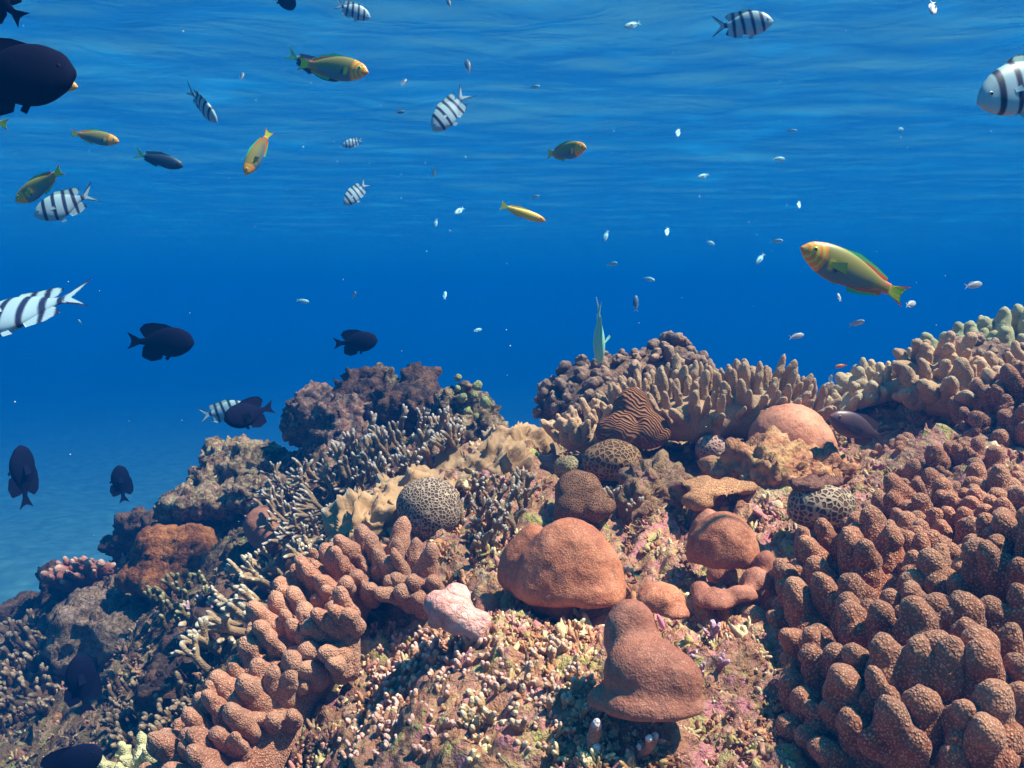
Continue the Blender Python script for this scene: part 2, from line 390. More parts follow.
def branch_mat(name, low, mid, tip, t0=.72):
    M = Mat(name); t = M.attr('tip'); p = M.pos()
    c = M.ramp(t, [(0.05, low), (.55, mid), (t0, mid), (.97, tip)])
    c = M.mix(M.ramp(M.noise(p, 60, 4), [(.4, 0.0), (.7, .5)]), c, low)
    M.col(c); M.bump(M.vor(p, 260).outputs['Distance'], .0018, .9); return M.m
def rock_mat(name, cols, scale=9, seed=0.0, dots=.4):
    M = Mat(name); p = M.pos(); mp = M.n('Mapping', Location=(seed, seed * 2, 0)); M.set(mp.inputs[0], p)
    n = M.noise(mp, scale, 6, .65, .5); k = len(cols)
    c = M.ramp(n, [(.39 + .23 * i / (k - 1), x) for i, x in enumerate(cols)])
    n2 = M.noise(mp, scale * 5, 5, .65, .4)
    c = M.mix(.45, c, M.ramp(n2, [(.40 + .20 * i / (k - 1), x) for i, x in enumerate(cols[::-1])]))
    v = M.vor(mp, scale * 9); pick = M.ramp(M.sep(v.outputs['Color'])[1], [(.80, 0.0), (.85, dots)])
    c = M.mix(pick, c, cols[-1])
    M.col(c); M.bump(n2, .02, 1.0); return M.m

# ------------------------------------------------------------------ coral builders
def thing_at(name, p, label, cat, group=None): return root(name, tuple(p), label, cat, group)
def merge_rest(more, name, mat, t):   # the farthest, smallest pieces of a very large colony, beyond the first hundred
    bm = bmesh.new()
    for m, M4 in more:
        c = m.copy(); c.transform(M4); bm.from_mesh(c); bpy.data.meshes.remove(c)
    me = bpy.data.meshes.new(name); bm.to_mesh(me); bm.free(); me.materials.append(mat); link(name, me, None, t)['kind'] = 'stuff'
def lobed_colony(name, label, cat, blobs, mat, base_mat, kinds, size, spacing, keep, lean=(0, 0, 1), lean_w=.6, seed=1, group=None, voxel=.016, cap=100, disp=None, squash=(1, 1), basename='base', embed=None):
    org = Vector(ell(*blobs[0])[0].mean(0)); org.z = min(ell(*b)[0][:, 2].min() for b in blobs)
    t = thing_at(name, org, label, cat, group); emb = .12 if embed is None else embed
    me = lumps(blobs, voxel, 8, disp or (lambda V, N: .012 * fbm(V * 14, 3, seed)), basename, org); link(basename, me, base_mat, t)
    set_attr(me, 'tip', np.zeros(len(me.vertices)))
    pts = sample_surface(me, org, spacing, keep, seed); rnd = random.Random(seed)
    pts = sorted(pts, key=lambda a: a[0][0] ** 2 + a[0][1] ** 2 + a[0][2] ** 2); more = []
    var = {k: [lobe_mesh(k, seed * 10 + i, mat) for i in range(5)] for k in set(kinds)}
    for p, n in pts:
        k = rnd.choice(kinds); d = Vector(n) * (1 - lean_w) + Vector(lean) * lean_w + Vector([rnd.uniform(-.16, .16) for _ in range(3)])
        s = size * rnd.uniform(.75, 1.2); q = orient(d, rnd.uniform(-.5, .5) + (0 if k == 'fold' else rnd.uniform(0, 6)))
        m, l, sc = rnd.choice(var[k]), Vector(p) - org - Vector(n) * s * emb, (s * rnd.uniform(.85, 1.15) * squash[0], s * squash[0], s * rnd.uniform(.8, 1.15) * squash[1])
        if len(more) or sum(1 for c in t.children if c.name.startswith('lobe')) >= cap: more.append((m, Matrix.LocRotScale(l, q, Vector(sc))))
        else: place('lobe', m, t, l, q, sc)
    if more: merge_rest(more, 'lobe_cluster', mat, t)
    return t
def tube(pts, rad, seg=7):
    pts = [Vector(p) for p in pts]; V, F, T = [], [], []
    up = Vector((0.3, 0.9, 0.1)); n = len(pts)
    for i, p in enumerate(pts):
        a = (pts[min(i + 1, n - 1)] - pts[max(i - 1, 0)]).normalized(); x = a.cross(up).normalized(); y = a.cross(x)
        for j in range(seg):
            an = 6.2832 * j / seg; V.append(p + (x * math.cos(an) + y * math.sin(an)) * rad[i])
    for i in range(n - 1):
        for j in range(seg):
            b = (j + 1) % seg; F.append((i * seg + j, i * seg + b, (i + 1) * seg + b)); F.append((i * seg + j, (i + 1) * seg + b, (i + 1) * seg + j))
    V.append(pts[-1] + (pts[-1] - pts[-2]).normalized() * rad[-1] * .6)
    for j in range(seg): F.append(((n - 1) * seg + j, (n - 1) * seg + (j + 1) % seg, len(V) - 1))
    return np.array([v[:] for v in V]), np.array(F)
def branch_mesh(seed, mat, spread=.75, levels=3, thick=.075, nubs=1):
    """a forked coral branch about 1 unit long, root at the origin, axis +Z; 'tip' runs 0 to 1 towards every end"""
    rnd = random.Random(seed); parts, tips = [], []
    def grow(p, d, L, r, lev, t0):
        n = 5; pts = [p]; q = p.copy(); dd = d.copy()
        for i in range(n):
            dd = (dd + Vector([rnd.uniform(-.13, .13) for _ in range(3)]) + Vector((0, 0, .05))).normalized(); q = q + dd * L / n; pts.append(q)
        last = lev == 0; rr = [r * (1 - .22 * i / n) for i in range(n + 1)]
        if last: rr[-1] *= .62; rr[-2] *= .92
        v, f = tube(pts, rr); parts.append((v, f))
        t1 = 1.0 if last else t0 + (1 - t0) * .4
        ring = np.repeat(np.linspace(t0, t1, n + 1), 7); tips.append(np.append(ring, t1))
        if not last:
            for k in range(rnd.choice((2, 2, 3))):
                a = rnd.uniform(0, 6.28); sd = Vector((math.cos(a), math.sin(a), 0)); sd = (sd - dd * sd.dot(dd)).normalized()
                grow(pts[-1] if k else pts[-1], (dd + sd * spread * rnd.uniform(.6, 1.15)).normalized(), L * rnd.uniform(.62, .85), r * .82, lev - 1, t1)
            for k in range(nubs):
                i = rnd.randint(2, n - 1); a = rnd.uniform(0, 6.28); sd = Vector((math.cos(a), math.sin(a), .4)).normalized()
                grow(pts[i], (dd * .5 + sd).normalized(), L * .4, r * .7, 0, .6)
    grow(Vector((0, 0, -.05)), Vector((rnd.uniform(-.2, .2), rnd.uniform(-.2, .2), 1)).normalized(), .42, thick, levels - 1, 0.0)
    v, f = join(parts); me = mesh_from('branch', v, f); set_attr(me, 'tip', np.concatenate(tips)); me.materials.append(mat); return me
def in_poly(x, y, P):
    c = False; n = len(P)
    for i in range(n):
        a, b = P[i], P[i - 1]
        if (a[1] > y) != (b[1] > y) and x < (b[0] - a[0]) * (y - a[1]) / (b[1] - a[1]) + a[0]: c = not c
    return c
def thicket(name, label, cat, poly, mat, size, gap, lift=0.0, seed=1, lean=(0, 0, 1), group=None, cap=100, **kw):
    """branching coral over the patch of reef seen through a pixel polygon"""
    rnd = random.Random(seed); xs = [p[0] for p in poly]; ys = [p[1] for p in poly]; pts = []
    for _ in range(3200):
        x, y = rnd.uniform(min(xs), max(xs)), rnd.uniform(min(ys), max(ys))
        if not in_poly(x, y, poly) or len(pts) >= 340: continue
        h = hit(x, y)
        if h is None or h.length > 4.2: continue
        if all((h - q).length > gap for q in pts): pts.append(h)
    org = sum(pts, Vector()) / len(pts); t = thing_at(name, org, label, cat, group)
    var = [branch_mesh(seed * 10 + i, mat, **kw) for i in range(6)]
    pts.sort(key=lambda p: p.length); more = []
    for p in pts:
        out = (p - org) * 1.2; d = Vector(lean) + Vector((out.x, out.y, 0)) + Vector([rnd.uniform(-.3, .3) for _ in range(3)])
        s = size * rnd.uniform(.75, 1.2); m, l, q = rnd.choice(var), p - org + Vector((0, 0, lift)), orient(d, rnd.uniform(0, 6.28))
        if len(t.children) >= cap: more.append((m, Matrix.LocRotScale(l, q, Vector((s, s, s)))))
        else: place('branch', m, t, l, q, (s, s, s))
    if more: merge_rest(more, 'branch_cluster', mat, t)
    return t
def solid(name, label, cat, blobs, mat, voxel, disp=None, smooth=8, group=None, part='body', extra=None):
    org = Vector(ell(*blobs[0])[0].mean(0)); org.z = min(ell(*b)[0][:, 2].min() for b in blobs)
    me = lumps(blobs, voxel, smooth, disp, part, org)
    if extra is None:
        o = link(name, me, mat); o.location = org; return tag(o, label, cat, group)
    t = thing_at(name, org, label, cat, group); link(part, me, mat, t)
    for nm, b, m, vx, dsp in extra: link(nm, lumps(b, vx, 4, dsp, nm, org), m, t)
    return t
# ------------------------------------------------------------------ the corals
def build_corals():
    polyp_brown = polyp_mat('soft_coral_brown', (.10, .026, .013), (.26, .074, .034), (.68, .37, .24), 300, .002)
    polyp_mauve = polyp_mat('soft_coral_mauve', (.20, .062, .036), (.33, .125, .072), (.66, .37, .26), 340, .002)
    stalk = smooth_coral_mat('coral_stalk', (.20, .08, .06), (.30, .13, .09), (.40, .20, .15), 10, 0)
    beige = polyp_mat('soft_coral_beige', (.30, .165, .085), (.44, .26, .15), (.66, .45, .31), 340, .0018)
    pale = polyp_mat('soft_coral_pale', (.40, .26, .14), (.54, .38, .23), (.70, .55, .39), 360, .0018)
    olive = polyp_mat('soft_coral_olive', (.25, .22, .10), (.40, .36, .20), (.58, .54, .34), 360, .0018)
    up = lambda p, n: n[2] > -.15 and n[1] < .75
    # big knobbly colony filling the lower right
    lobed_colony('lobed_coral', 'huge reddish brown coral of fat rounded lobes filling the lower right corner', 'soft coral',
        [(900, 650, 1.38, 118, 95, 1.0), (960, 730, 1.15, 150, 95, .9), (855, 740, 1.18, 70, 60, 1.0), (980, 580, 1.6, 115, 80, 1.0), (860, 600, 1.55, 52, 42, 1), (1060, 650, 1.2, 90, 120, 1), (900, 570, 1.75, 55, 32, 1)],
        polyp_brown, polyp_brown, ['knob', 'knob', 'fold', 'knob', 'fold'], .086, .038, up, (-.12, -.05, 1), .6, 3, voxel=.02, embed=.2, squash=(.95, .98))
    lobed_colony('lobed_coral', 'reddish brown lobed coral behind the huge one, below the light brown fanned finger coral', 'soft coral',
        [(975, 500, 1.95, 75, 38, 1.0), (1045, 440, 2.05, 70, 50, 1), (925, 488, 2.05, 45, 28, 1)],
        polyp_brown, polyp_brown, ['knob', 'fold', 'knob'], .078, .037, up, (-.1, -.1, 1), .5, 5, voxel=.02)
    # mauve ridge of lobes left of centre
    lobed_colony('lobed_coral', 'mauve brown lobed coral climbing from bottom edge in a long ridge left of centre', 'soft coral',
        [(232, 775, 1.42, 52, 62, 1.2), (268, 725, 1.46, 44, 55, 1.1), (298, 668, 1.52, 40, 50, 1.0), (330, 610, 1.62, 36, 44, 1.0), (372, 578, 1.68, 38, 26, 1.0), (412, 590, 1.62, 26, 20, 1), (345, 650, 1.48, 22, 44, .8)],
        polyp_mauve, polyp_mauve, ['knob', 'fold', 'knob', 'fold', 'finger'], .074, .030, lambda p, n: (n[0] < .62 or n[2] > .6) and n[2] > -.5 and n[1] < .7, (-.5, -.3, .9), .5, 7, squash=(.95, 1.05), embed=.22)
    # beige finger coral on the crest
    def keep_f(p, n): return n[2] > -.35 and n[1] < .6
    lobed_colony('finger_coral', 'wide beige coral with dense upright fingers on the crest right of centre', 'soft coral',
        [(690, 416, 2.30, 58, 27, 1.0), (750, 412, 2.28, 52, 27, 1.0), (645, 418, 2.36, 42, 24, 1.0), (797, 416, 2.38, 28, 18, 1)],
        beige, beige, ['finger'], .076, .027, keep_f, (0, -.25, 1), .55, 11, voxel=.014, squash=(.78, 1.1))
    lobed_colony('finger_coral', 'small beige finger coral left of the brown ridged coral on the crest', 'soft coral',
        [(578, 438, 2.25, 24, 13, 1.0), (596, 428, 2.3, 16, 12, 1)], beige, beige, ['finger'], .064, .028, keep_f, (-.2, -.2, 1), .6, 13, voxel=.012)
    lobed_colony('finger_coral', 'cream white stubby finger coral on a dark ledge right of the pink dome', 'soft coral',
        [(890, 388, 2.45, 34, 13, .9), (862, 398, 2.42, 24, 11, .9), (925, 374, 2.5, 26, 12, .9), (838, 410, 2.4, 13, 8, 1)],
        pale, pale, ['knob', 'finger'], .060, .032, keep_f, (-.1, -.2, 1), .55, 17, voxel=.014)
    lobed_colony('finger_coral', 'light brown fanned finger coral overhanging a shadow near the right edge', 'soft coral',
        [(950, 396, 2.25, 40, 22, .9), (990, 408, 2.2, 42, 20, .9), (1030, 392, 2.25, 40, 22, 1), (940, 372, 2.35, 30, 18, 1)],
        beige, beige, ['finger', 'knob'], .078, .036, lambda p, n: n[2] > -.5 and n[1] < .5, (-.25, -.45, .8), .5, 19, voxel=.014)
    lobed_colony('finger_coral', 'greenish cream blunt lobed coral on the crest at right edge', 'soft coral',
        [(1000, 352, 2.75, 42, 16, 1), (958, 360, 2.75, 30, 10, 1), (1040, 345, 2.75, 34, 18, 1)],
        olive, olive, ['knob', 'knob', 'fold'], .085, .055, keep_f, (0, -.1, 1), .6, 23, voxel=.016)
    # folded leather coral
    M = Mat('leather_coral'); p = M.pos(); M.col(M.ramp(M.noise(p, 16, 5), [(.35, (.22, .115, .05)), (.6, (.35, .20, .10)), (.8, (.47, .30, .17))]))
    M.inp(Roughness=.65, Sheen_Weight=.2); M.bump(M.noise(p, 150, 3), .002, .6, M.bump(M.noise(p, 40, 4), .006, .6)); leather = M.m
    def folds(seed, amp=.046, sc=(19, 19, 8)):
        def f(V, N):
            q = V * sc + .6 * np.stack([fbm(V * 9 + 3, 2, seed), fbm(V * 9 + 40, 2, seed), fbm(V * 9 + 80, 2, seed)], 1)
            r = 1 - np.abs(vnoise(q, seed)) * 2.2
            r2 = 1 - np.abs(vnoise(q * 2.1 + 9, seed + 3)) * 2.2
            return amp * (np.clip(r, 0, 1) ** 1.6 + .38 * np.clip(r2, 0, 1) ** 1.5 - .3)
        return f
    solid('leather_coral', 'pale tan leather coral in sharp crumpled folds under the spotted round coral', 'leather coral',
        [(372, 528, 1.98, 42, 24, .9, 'd'), (410, 500, 2.05, 44, 24, .9, 'd'), (440, 545, 1.9, 48, 18, .8, 'd'), (350, 545, 1.95, 22, 14, 1, 'd')], leather, .006, folds(4), 5)
    solid('leather_coral', 'tan leather coral with wavy ridges spreading behind the spotted round coral', 'leather coral',
        [(490, 475, 2.2, 42, 26, .9, 'd'), (515, 455, 2.35, 34, 22, .9, 'd'), (455, 482, 2.2, 28, 18, .9, 'd'), (505, 500, 2.12, 24, 16, .9, 'd')], leather, .006, folds(8), 5)
    # honeycomb corals
    bump_s = lambda a, s, k=1: (lambda V, N: a * fbm(V * s, 3, k))
    brain = honeycomb_mat('honeycomb_white', (.46, .33, .24), (.075, .04, .035), 140, .085)
    solid('round_coral', 'ball shaped coral, white net over dark cells, set among tan folds', 'brain coral',
        [(430, 509, 1.86, 33, 33, .95), (425, 505, 1.86, 30, 27, .9)], brain, .006, bump_s(.006, 9), 6)
    spot = honeycomb_mat('honeycomb_cream', (.50, .35, .24), (.11, .05, .035), 100, .10)
    solid('honeycomb_coral', 'cream coral with dark brown oval pits beside the lower right lobes', 'brain coral',
        [(820, 505, 1.60, 33, 24, .9), (806, 510, 1.60, 20, 20, .9), (838, 503, 1.60, 18, 19, .9)], spot, .006, bump_s(.008, 10), 6, extra=[
        ('algae_patch', [(806, 484, 1.60, 19, 7, 1), (828, 482, 1.62, 15, 5, 1)], rock_mat('red_turf', [(.20, .07, .05), (.34, .13, .09), (.42, .22, .14)], 30), .005, bump_s(.012, 50))])
    hc = honeycomb_mat('honeycomb_gold', (.36, .19, .09), (.09, .04, .02), 90, .10)
    solid('honeycomb_coral', 'golden brown coral with large round pits below the ridged coral', 'brain coral',
        [(612, 461, 2.08, 32, 21, .9), (600, 464, 2.08, 18, 17, .9)], hc, .008, bump_s(.008, 12), 6)
    solid('honeycomb_coral', 'small pinkish coral ball with faint pits left of the pink dome', 'brain coral',
        [(712, 449, 2.15, 17, 14, 1)], honeycomb_mat('honeycomb_pink', (.52, .30, .24), (.22, .09, .07), 110, .14), .007, bump_s(.006, 15), 5)
    ridge = ridge_mat('ridged_brown', (.32, .125, .05), (.15, .052, .024), 62, 9)
    solid('ridged_coral', 'reddish brown hump of fine wavy ridges in front of the beige fingers', 'brain coral',
        [(632, 412, 2.16, 20, 25, .9), (618, 432, 2.14, 24, 20, .9), (650, 430, 2.14, 22, 18, .9)], ridge, .008, bump_s(.02, 10), 6)
    grain = honeycomb_mat('fine_grain_brown', (.34, .15, .08), (.12, .045, .025), 230, .12)
    solid('grainy_coral', 'reddish brown grainy coral lump below the golden pitted coral', 'brain coral',
        [(580, 493, 1.84, 22, 20, .9), (598, 506, 1.82, 18, 14, .9), (572, 508, 1.82, 15, 16, .9)], grain, .007, bump_s(.022, 14), 5)
    solid('grainy_coral', 'orange brown fine grained coral with flat lobes above the capped brown mound', 'brain coral',
        [(700, 486, 1.86, 22, 10, .9, 'd'), (718, 492, 1.84, 26, 10, .9, 'd'), (735, 488, 1.87, 20, 7, 1, 'd'), (698, 504, 1.82, 16, 12, .9, 'd')],
        honeycomb_mat('fine_grain_orange', (.52, .25, .12), (.28, .11, .055), 250, .14), .006, bump_s(.016, 18), 5)
    solid('grainy_coral', 'low olive tan patch of coral left of the golden pitted coral', 'brain coral',
        [(568, 468, 2.1, 14, 12, 1)], honeycomb_mat('fine_grain_olive', (.36, .27, .14), (.14, .09, .05), 150, .12), .008, bump_s(.014, 16), 5)
    # smooth massive corals
    por = smooth_coral_mat('mound_coral', (.27, .075, .037), (.38, .125, .063), (.48, .185, .11))
    por2 = smooth_coral_mat('mound_coral_rosy', (.26, .080, .050), (.34, .12, .075), (.42, .17, .12), 12, .2)
    pinkd = smooth_coral_mat('dome_pink', (.42, .15, .085), (.50, .20, .12), (.58, .27, .17), 10, .1)
    D = lambda a=.012, s=9, k=2: (lambda V, N: a * fbm(V * s, 4, k) + a * .35 * fbm(V * 55, 2, k))
    solid('mound_coral', 'orange brown plate coral with a thin drooping rim, largest mound left of centre right', 'mound coral',
        [(570, 592, 1.46, 57, 74, .62, 'p', 4), (532, 580, 1.50, 33, 58, .8, 'p'), (592, 598, 1.44, 34, 36, .8, 'p'), (560, 604, 1.5, 26, 20, .9)], por, .006, D(.007, 11), 5)
    solid('mound_coral', 'rosy brown pear shaped coral with a small hole on top', 'mound coral',
        [(632, 634, 1.14, 28, 37, .75), (630, 615, 1.15, 21, 16, .8), (648, 672, 1.11, 44, 36, .75), (668, 682, 1.10, 38, 36, .7), (652, 708, 1.10, 54, 30, .62, 'p', 4), (605, 704, 1.12, 20, 22, .8, 'p')], por2, .006, D(.005, 9), 7, extra=[
        ('hole', [(624, 608, 1.132, 4, 2.4, .6)], Mat('hole_shade').col((.02, .01, .01)).m, .0016, None),  # solid dark blob; the shade inside the hole is only its colour
        ('pink_growth', [(661, 622, 1.13, 3, 10, 1, 'e', 3, 25)], Mat('pink_growth').col((.75, .22, .30)).m, .002, None)])
    solid('mound_coral', 'brown capped coral shading a dark hollow right of centre', 'mound coral',
        [(722, 560, 1.54, 36, 50, .7, 'p', 4), (708, 544, 1.58, 22, 38, .8, 'p'), (734, 562, 1.53, 24, 30, .8, 'p')], por, .0065, D(.009, 10, 5), 6, extra=[
        ('foot', [(728, 578, 1.62, 24, 18, .9)], por2, .01, None)])
    solid('mound_coral', 'thin brown plates stacked low under the capped coral', 'mound coral',
        [(756, 588, 1.46, 19, 24, .7, 'p'), (742, 598, 1.42, 18, 16, .9, 'p'), (764, 572, 1.50, 14, 22, .8, 'p'), (715, 604, 1.42, 24, 18, .8, 'p'), (700, 594, 1.45, 12, 14, .9, 'p')], por2, .006, D(.008, 12), 5)
    solid('mound_coral', 'orange brown mound with a notched edge just right of the pear shaped coral', 'mound coral',
        [(660, 604, 1.36, 27, 22, .8, 'p'), (672, 616, 1.34, 19, 12, .8, 'p'), (650, 592, 1.38, 16, 12, .8, 'p')], por, .006, D(.009, 12, 7), 5)
    solid('mound_coral', 'smooth salmon pink dome on the crest, its front broken by rubble', 'mound coral',
        [(790, 440, 2.12, 42, 37, .8), (812, 446, 2.1, 26, 26, .8)], pinkd, .009, D(.008, 8), 8)
    solid('mound_coral', 'small brown bulb tucked between pink lump and orange plate coral', 'mound coral',
        [(487, 612, 1.5, 15, 20, .9)], por2, .007, D(.01, 14), 5)
    solid('mound_coral', 'dark orange brown coral in rounded folds on the shaded left slope', 'mound coral',
        [(165, 555, 2.72, 34, 30, .8), (192, 548, 2.70, 26, 26, .8), (143, 578, 2.68, 24, 18, .8), (207, 562, 2.66, 13, 26, .8), (172, 582, 2.66, 34, 14, .8)],
        rock_mat('rusty_coral', [(.05, .014, .006), (.15, .045, .012), (.25, .08, .022), (.34, .13, .045)], 11, 6.1, .2), .013, lambda V, N: .022 * (billow(V * 10, 2, 3) - .3) + .02 * (billow(V * 38, 2, 4) - .3), 4)
    solid('mound_coral', 'smooth brown bulb in the dark gap left of branching coral', 'mound coral',
        [(264, 528, 2.5, 20, 22, .9), (272, 540, 2.48, 14, 14, 1)], smooth_coral_mat('dull_brown', (.14, .05, .03), (.22, .08, .05), (.3, .12, .08), 9, 0), .011, D(.012, 12), 6)
    solid('algae_lump', 'bright pink knobbly lump sitting on rubble left of the plate coral', 'coralline lump',
        [(452, 612, 1.36, 22, 20, .9), (470, 622, 1.36, 22, 14, .9), (440, 606, 1.38, 18, 15, .9), (456, 596, 1.38, 15, 12, .9), (436, 620, 1.38, 11, 10, 1), (478, 634, 1.35, 12, 9, 1)],
        rock_mat('coralline_pink', [(.62, .25, .21), (.74, .34, .30), (.82, .48, .43)], 14, 0, .1), .006, D(.01, 16), 4)
    # heads of rock on the crest
    def craggy(k, a=.07, s=9): return lambda V, N: a * (billow(V * s, 4, k) - .3) + .03 * fbm(V * 34, 3, k + 9) + .012 * vnoise(V * 110, k)
    def knobs(k, a=.05, s=22): return lambda V, N: a * (.55 - billow(V * s + fbm(V * 12, 2, k)[:, None] * .4, 2, k)) + .03 * fbm(V * 8, 3, k)
    crag = rock_mat('algae_rock', [(.015, .013, .016), (.05, .03, .03), (.12, .07, .055), (.26, .10, .07), (.32, .21, .16)], 9)
    crag2 = rock_mat('algae_rock_dark', [(.010, .007, .008), (.035, .018, .016), (.075, .036, .028), (.16, .075, .042)], 8, 3.1)
    crag3 = rock_mat('encrusted_rock', [(.014, .010, .010), (.055, .032, .020), (.11, .085, .035), (.26, .11, .09), (.38, .30, .17)], 11, 5.2)
    RB = lambda *a: solid('reef_rock', a[0], 'coral rock', a[1], a[2], a[3], a[4], 3)  # colours of the left-hand rocks lowered to paint in deeper shade
    RB('craggy rock with reddish pink crust at left end of the back crest', [(320, 425, 3.0, 36, 26, .9), (300, 410, 3.0, 18, 18, .9), (345, 420, 2.95, 34, 22, .9), (315, 398, 3.05, 22, 11, .9), (355, 440, 2.9, 40, 24, .9)], crag, .010, craggy(1))
    RB('dark rounded rock knob rising beside the reddish crag on the back crest', [(360, 388, 3.05, 20, 18, .9), (352, 405, 3.0, 24, 22, .9), (365, 376, 3.05, 9, 8, 1)], crag2, .010, craggy(3, .05, 12))
    RB('bluish grey rock peak in the middle of the back crest', [(383, 382, 3.1, 15, 15, .9), (392, 398, 3.05, 22, 20, .9), (381, 370, 3.1, 6, 6, 1)], crag3, .010, craggy(4, .05, 14))
    RB('broad dark brown rock with two blunt knobs on the back crest', [(420, 392, 3.0, 23, 22, .9), (408, 410, 2.95, 40, 28, .9), (412, 374, 3.05, 9, 9, 1), (428, 378, 3.02, 9, 9, 1), (440, 420, 2.9, 26, 24, .9)], crag2, .010, craggy(5, .06, 10))
    gk = rock_mat('green_knob', [(.20, .22, .06), (.38, .40, .16), (.52, .52, .28)], 40)
    solid('knobby_rock', 'pointed rock mound topped with pale green knobs on the back crest', 'coral rock',
        [(458, 415, 2.85, 24, 30, .9), (468, 400, 2.85, 14, 20, .9), (480, 425, 2.8, 22, 26, .9), (455, 440, 2.75, 34, 20, .9), (492, 432, 2.75, 16, 14, 1)], crag3, .011, craggy(6, .05, 14), 3, extra=[
        ('green_knob', [(x, y, d, r, r, 1), (x + 1, y + 1, d, r * .7, r * .8, 1)], gk, .005, lambda V, N: .008 * fbm(V * 60, 2, 2)) for x, y, d, r in ((458, 378, 2.83, 4), (477, 386, 2.75, 5), (474, 395, 2.70, 4), (486, 403, 2.68, 6.5), (463, 398, 2.68, 5), (468, 411, 2.62, 5), (457, 388, 2.74, 3.5), (475, 416, 2.6, 4))])
    RB('low encrusted rock mound with green grey crust on the left slope', [(236, 462, 3.1, 36, 24, .9), (255, 470, 3.05, 34, 26, .9), (215, 480, 3.05, 26, 20, .9)], crag3, .010, craggy(7, .045, 12))
    RB('flat crusty ledge speckled yellow and pink on the left slope', [(215, 500, 2.95, 48, 16, .9), (265, 492, 2.85, 40, 16, .9), (180, 510, 3.0, 22, 12, 1)], rock_mat('speckled_ledge', [(.025, .016, .016), (.14, .045, .03), (.20, .14, .07), (.34, .16, .15), (.40, .34, .17)], 12, 2.2, .6), .012, craggy(8, .045, 14))
    RB('small dark rock above the rusty coral on the far left slope', [(140, 530, 3.2, 24, 18, .9), (120, 545, 3.2, 18, 16, .9), (160, 525, 3.1, 20, 14, .9)], crag2, .014, craggy(9, .05, 12))
    RB('rough dark boulder at the left end of the reef', [(60, 590, 3.3, 22, 28, .9), (30, 608, 3.4, 30, 14, .9), (85, 580, 3.2, 24, 20, .9)], crag2, .015, craggy(10, .06, 10))
    RB('rounded boulder covered in pale polyps below the rusty coral', [(100, 625, 2.75, 44, 38, .9), (130, 640, 2.65, 36, 30, .9), (80, 650, 2.7, 28, 26, .9)], rock_mat('polyp_boulder', [(.03, .018, .016), (.10, .055, .035), (.20, .13, .07), (.32, .20, .18)], 14, 7.7, .5), .012, knobs(11, .035, 30))
    RB('dark craggy block behind the mauve lobed coral', [(215, 650, 2.2, 42, 36, .9), (180, 690, 2.05, 40, 36, .9), (240, 620, 2.3, 34, 26, .9)], crag2, .010, craggy(12, .08, 8))
    RB('pink and tan rubble covered hump below the salmon dome', [(775, 470, 1.98, 52, 30, .9), (740, 470, 2.0, 32, 26, .9), (820, 470, 1.98, 34, 18, .9)], rock_mat('rubble_hump', [(.16, .045, .025), (.40, .15, .075), (.46, .19, .09), (.44, .28, .10), (.60, .30, .20)], 12, 1.3, .3), .009, craggy(13, .035, 16))
    RB('knobbly encrusted lump left of the orange grained coral', [(655, 492, 1.95, 30, 30, .9), (640, 505, 1.9, 22, 24, .9)], rock_mat('encrusted_lump', [(.07, .03, .02), (.26, .13, .07), (.34, .22, .10), (.44, .18, .16)], 14, 4.4, .3), .009, craggy(14, .04, 18))
    # brown bushy colonies on the crest
    bush = rock_mat('bushy_brown', [(.05, .03, .03), (.12, .065, .045), (.20, .11, .07), (.30, .17, .10)], 14, 2.9, .2)
    tuftm = branch_mat('bushy_tuft', (.07, .035, .028), (.20, .11, .075), (.36, .22, .15), .5)
    def bushy(label, blobs, n_sp, sz, seed):
        org = Vector(ell(*blobs[0])[0].mean(0)); org.z = min(ell(*b)[0][:, 2].min() for b in blobs)
        t = thing_at('bushy_coral', org, label, 'bushy coral'); me = lumps(blobs, .016, 5, knobs(seed, .03, 26), 'base', org); link('base', me, bush, t)
        var = []
        for i in range(4):
            rnd = random.Random(seed * 7 + i); v0, f0 = ico(2)
            v, f = join([(v0 * rnd.uniform(.25, .38) + [rnd.uniform(-.4, .4), rnd.uniform(-.4, .4), rnd.uniform(.2, .7)], f0) for _ in range(7)])
            m = remesh(v, f, .09, 1, 'tuft'); V, N = get_v(m), get_n(m); set_v(m, V + N * (.09 * fbm(V * 5 + i, 2, i))[:, None]); set_attr(m, 'tip', np.clip(get_v(m)[:, 2], 0, 1)); m.materials.append(tuftm); var.append(m)
        rnd = random.Random(seed)
        for p, n in sample_surface(me, org, n_sp, lambda p, n: n[2] > -.3 and n[1] < .5, seed)[:100]:
            s = sz * rnd.uniform(.7, 1.25); place('tuft', rnd.choice(var), t, Vector(p) - org - Vector(n) * .01, orient(n, rnd.uniform(0, 6)), (s, s, s))
    bushy('dark brown bushy coral mound on the crest under the head-on green fish', [(590, 395, 2.75, 44, 26, .9), (565, 405, 2.7, 24, 22, .9), (620, 385, 2.75, 36, 22, .9), (600, 412, 2.6, 44, 22, .9)], .05, .042, 31)
    bushy('rounded tan brown bushy coral peak behind the beige fingers', [(668, 365, 2.85, 30, 22, .9), (650, 375, 2.8, 30, 20, .9), (690, 378, 2.8, 22, 18, .9)], .048, .042, 33)
    bushy('dark purple bushy coral between cream lobes at the right edge', [(985, 362, 2.5, 34, 16, .9), (1015, 366, 2.45, 26, 14, .9)], .04, .032, 35)
    # branching corals
    grey_tip = branch_mat('branch_grey', (.08, .045, .03), (.25, .155, .09), (.47, .39, .34), .86)
    tan_br = branch_mat('branch_tan', (.16, .09, .05), (.36, .23, .13), (.56, .46, .36), .8)
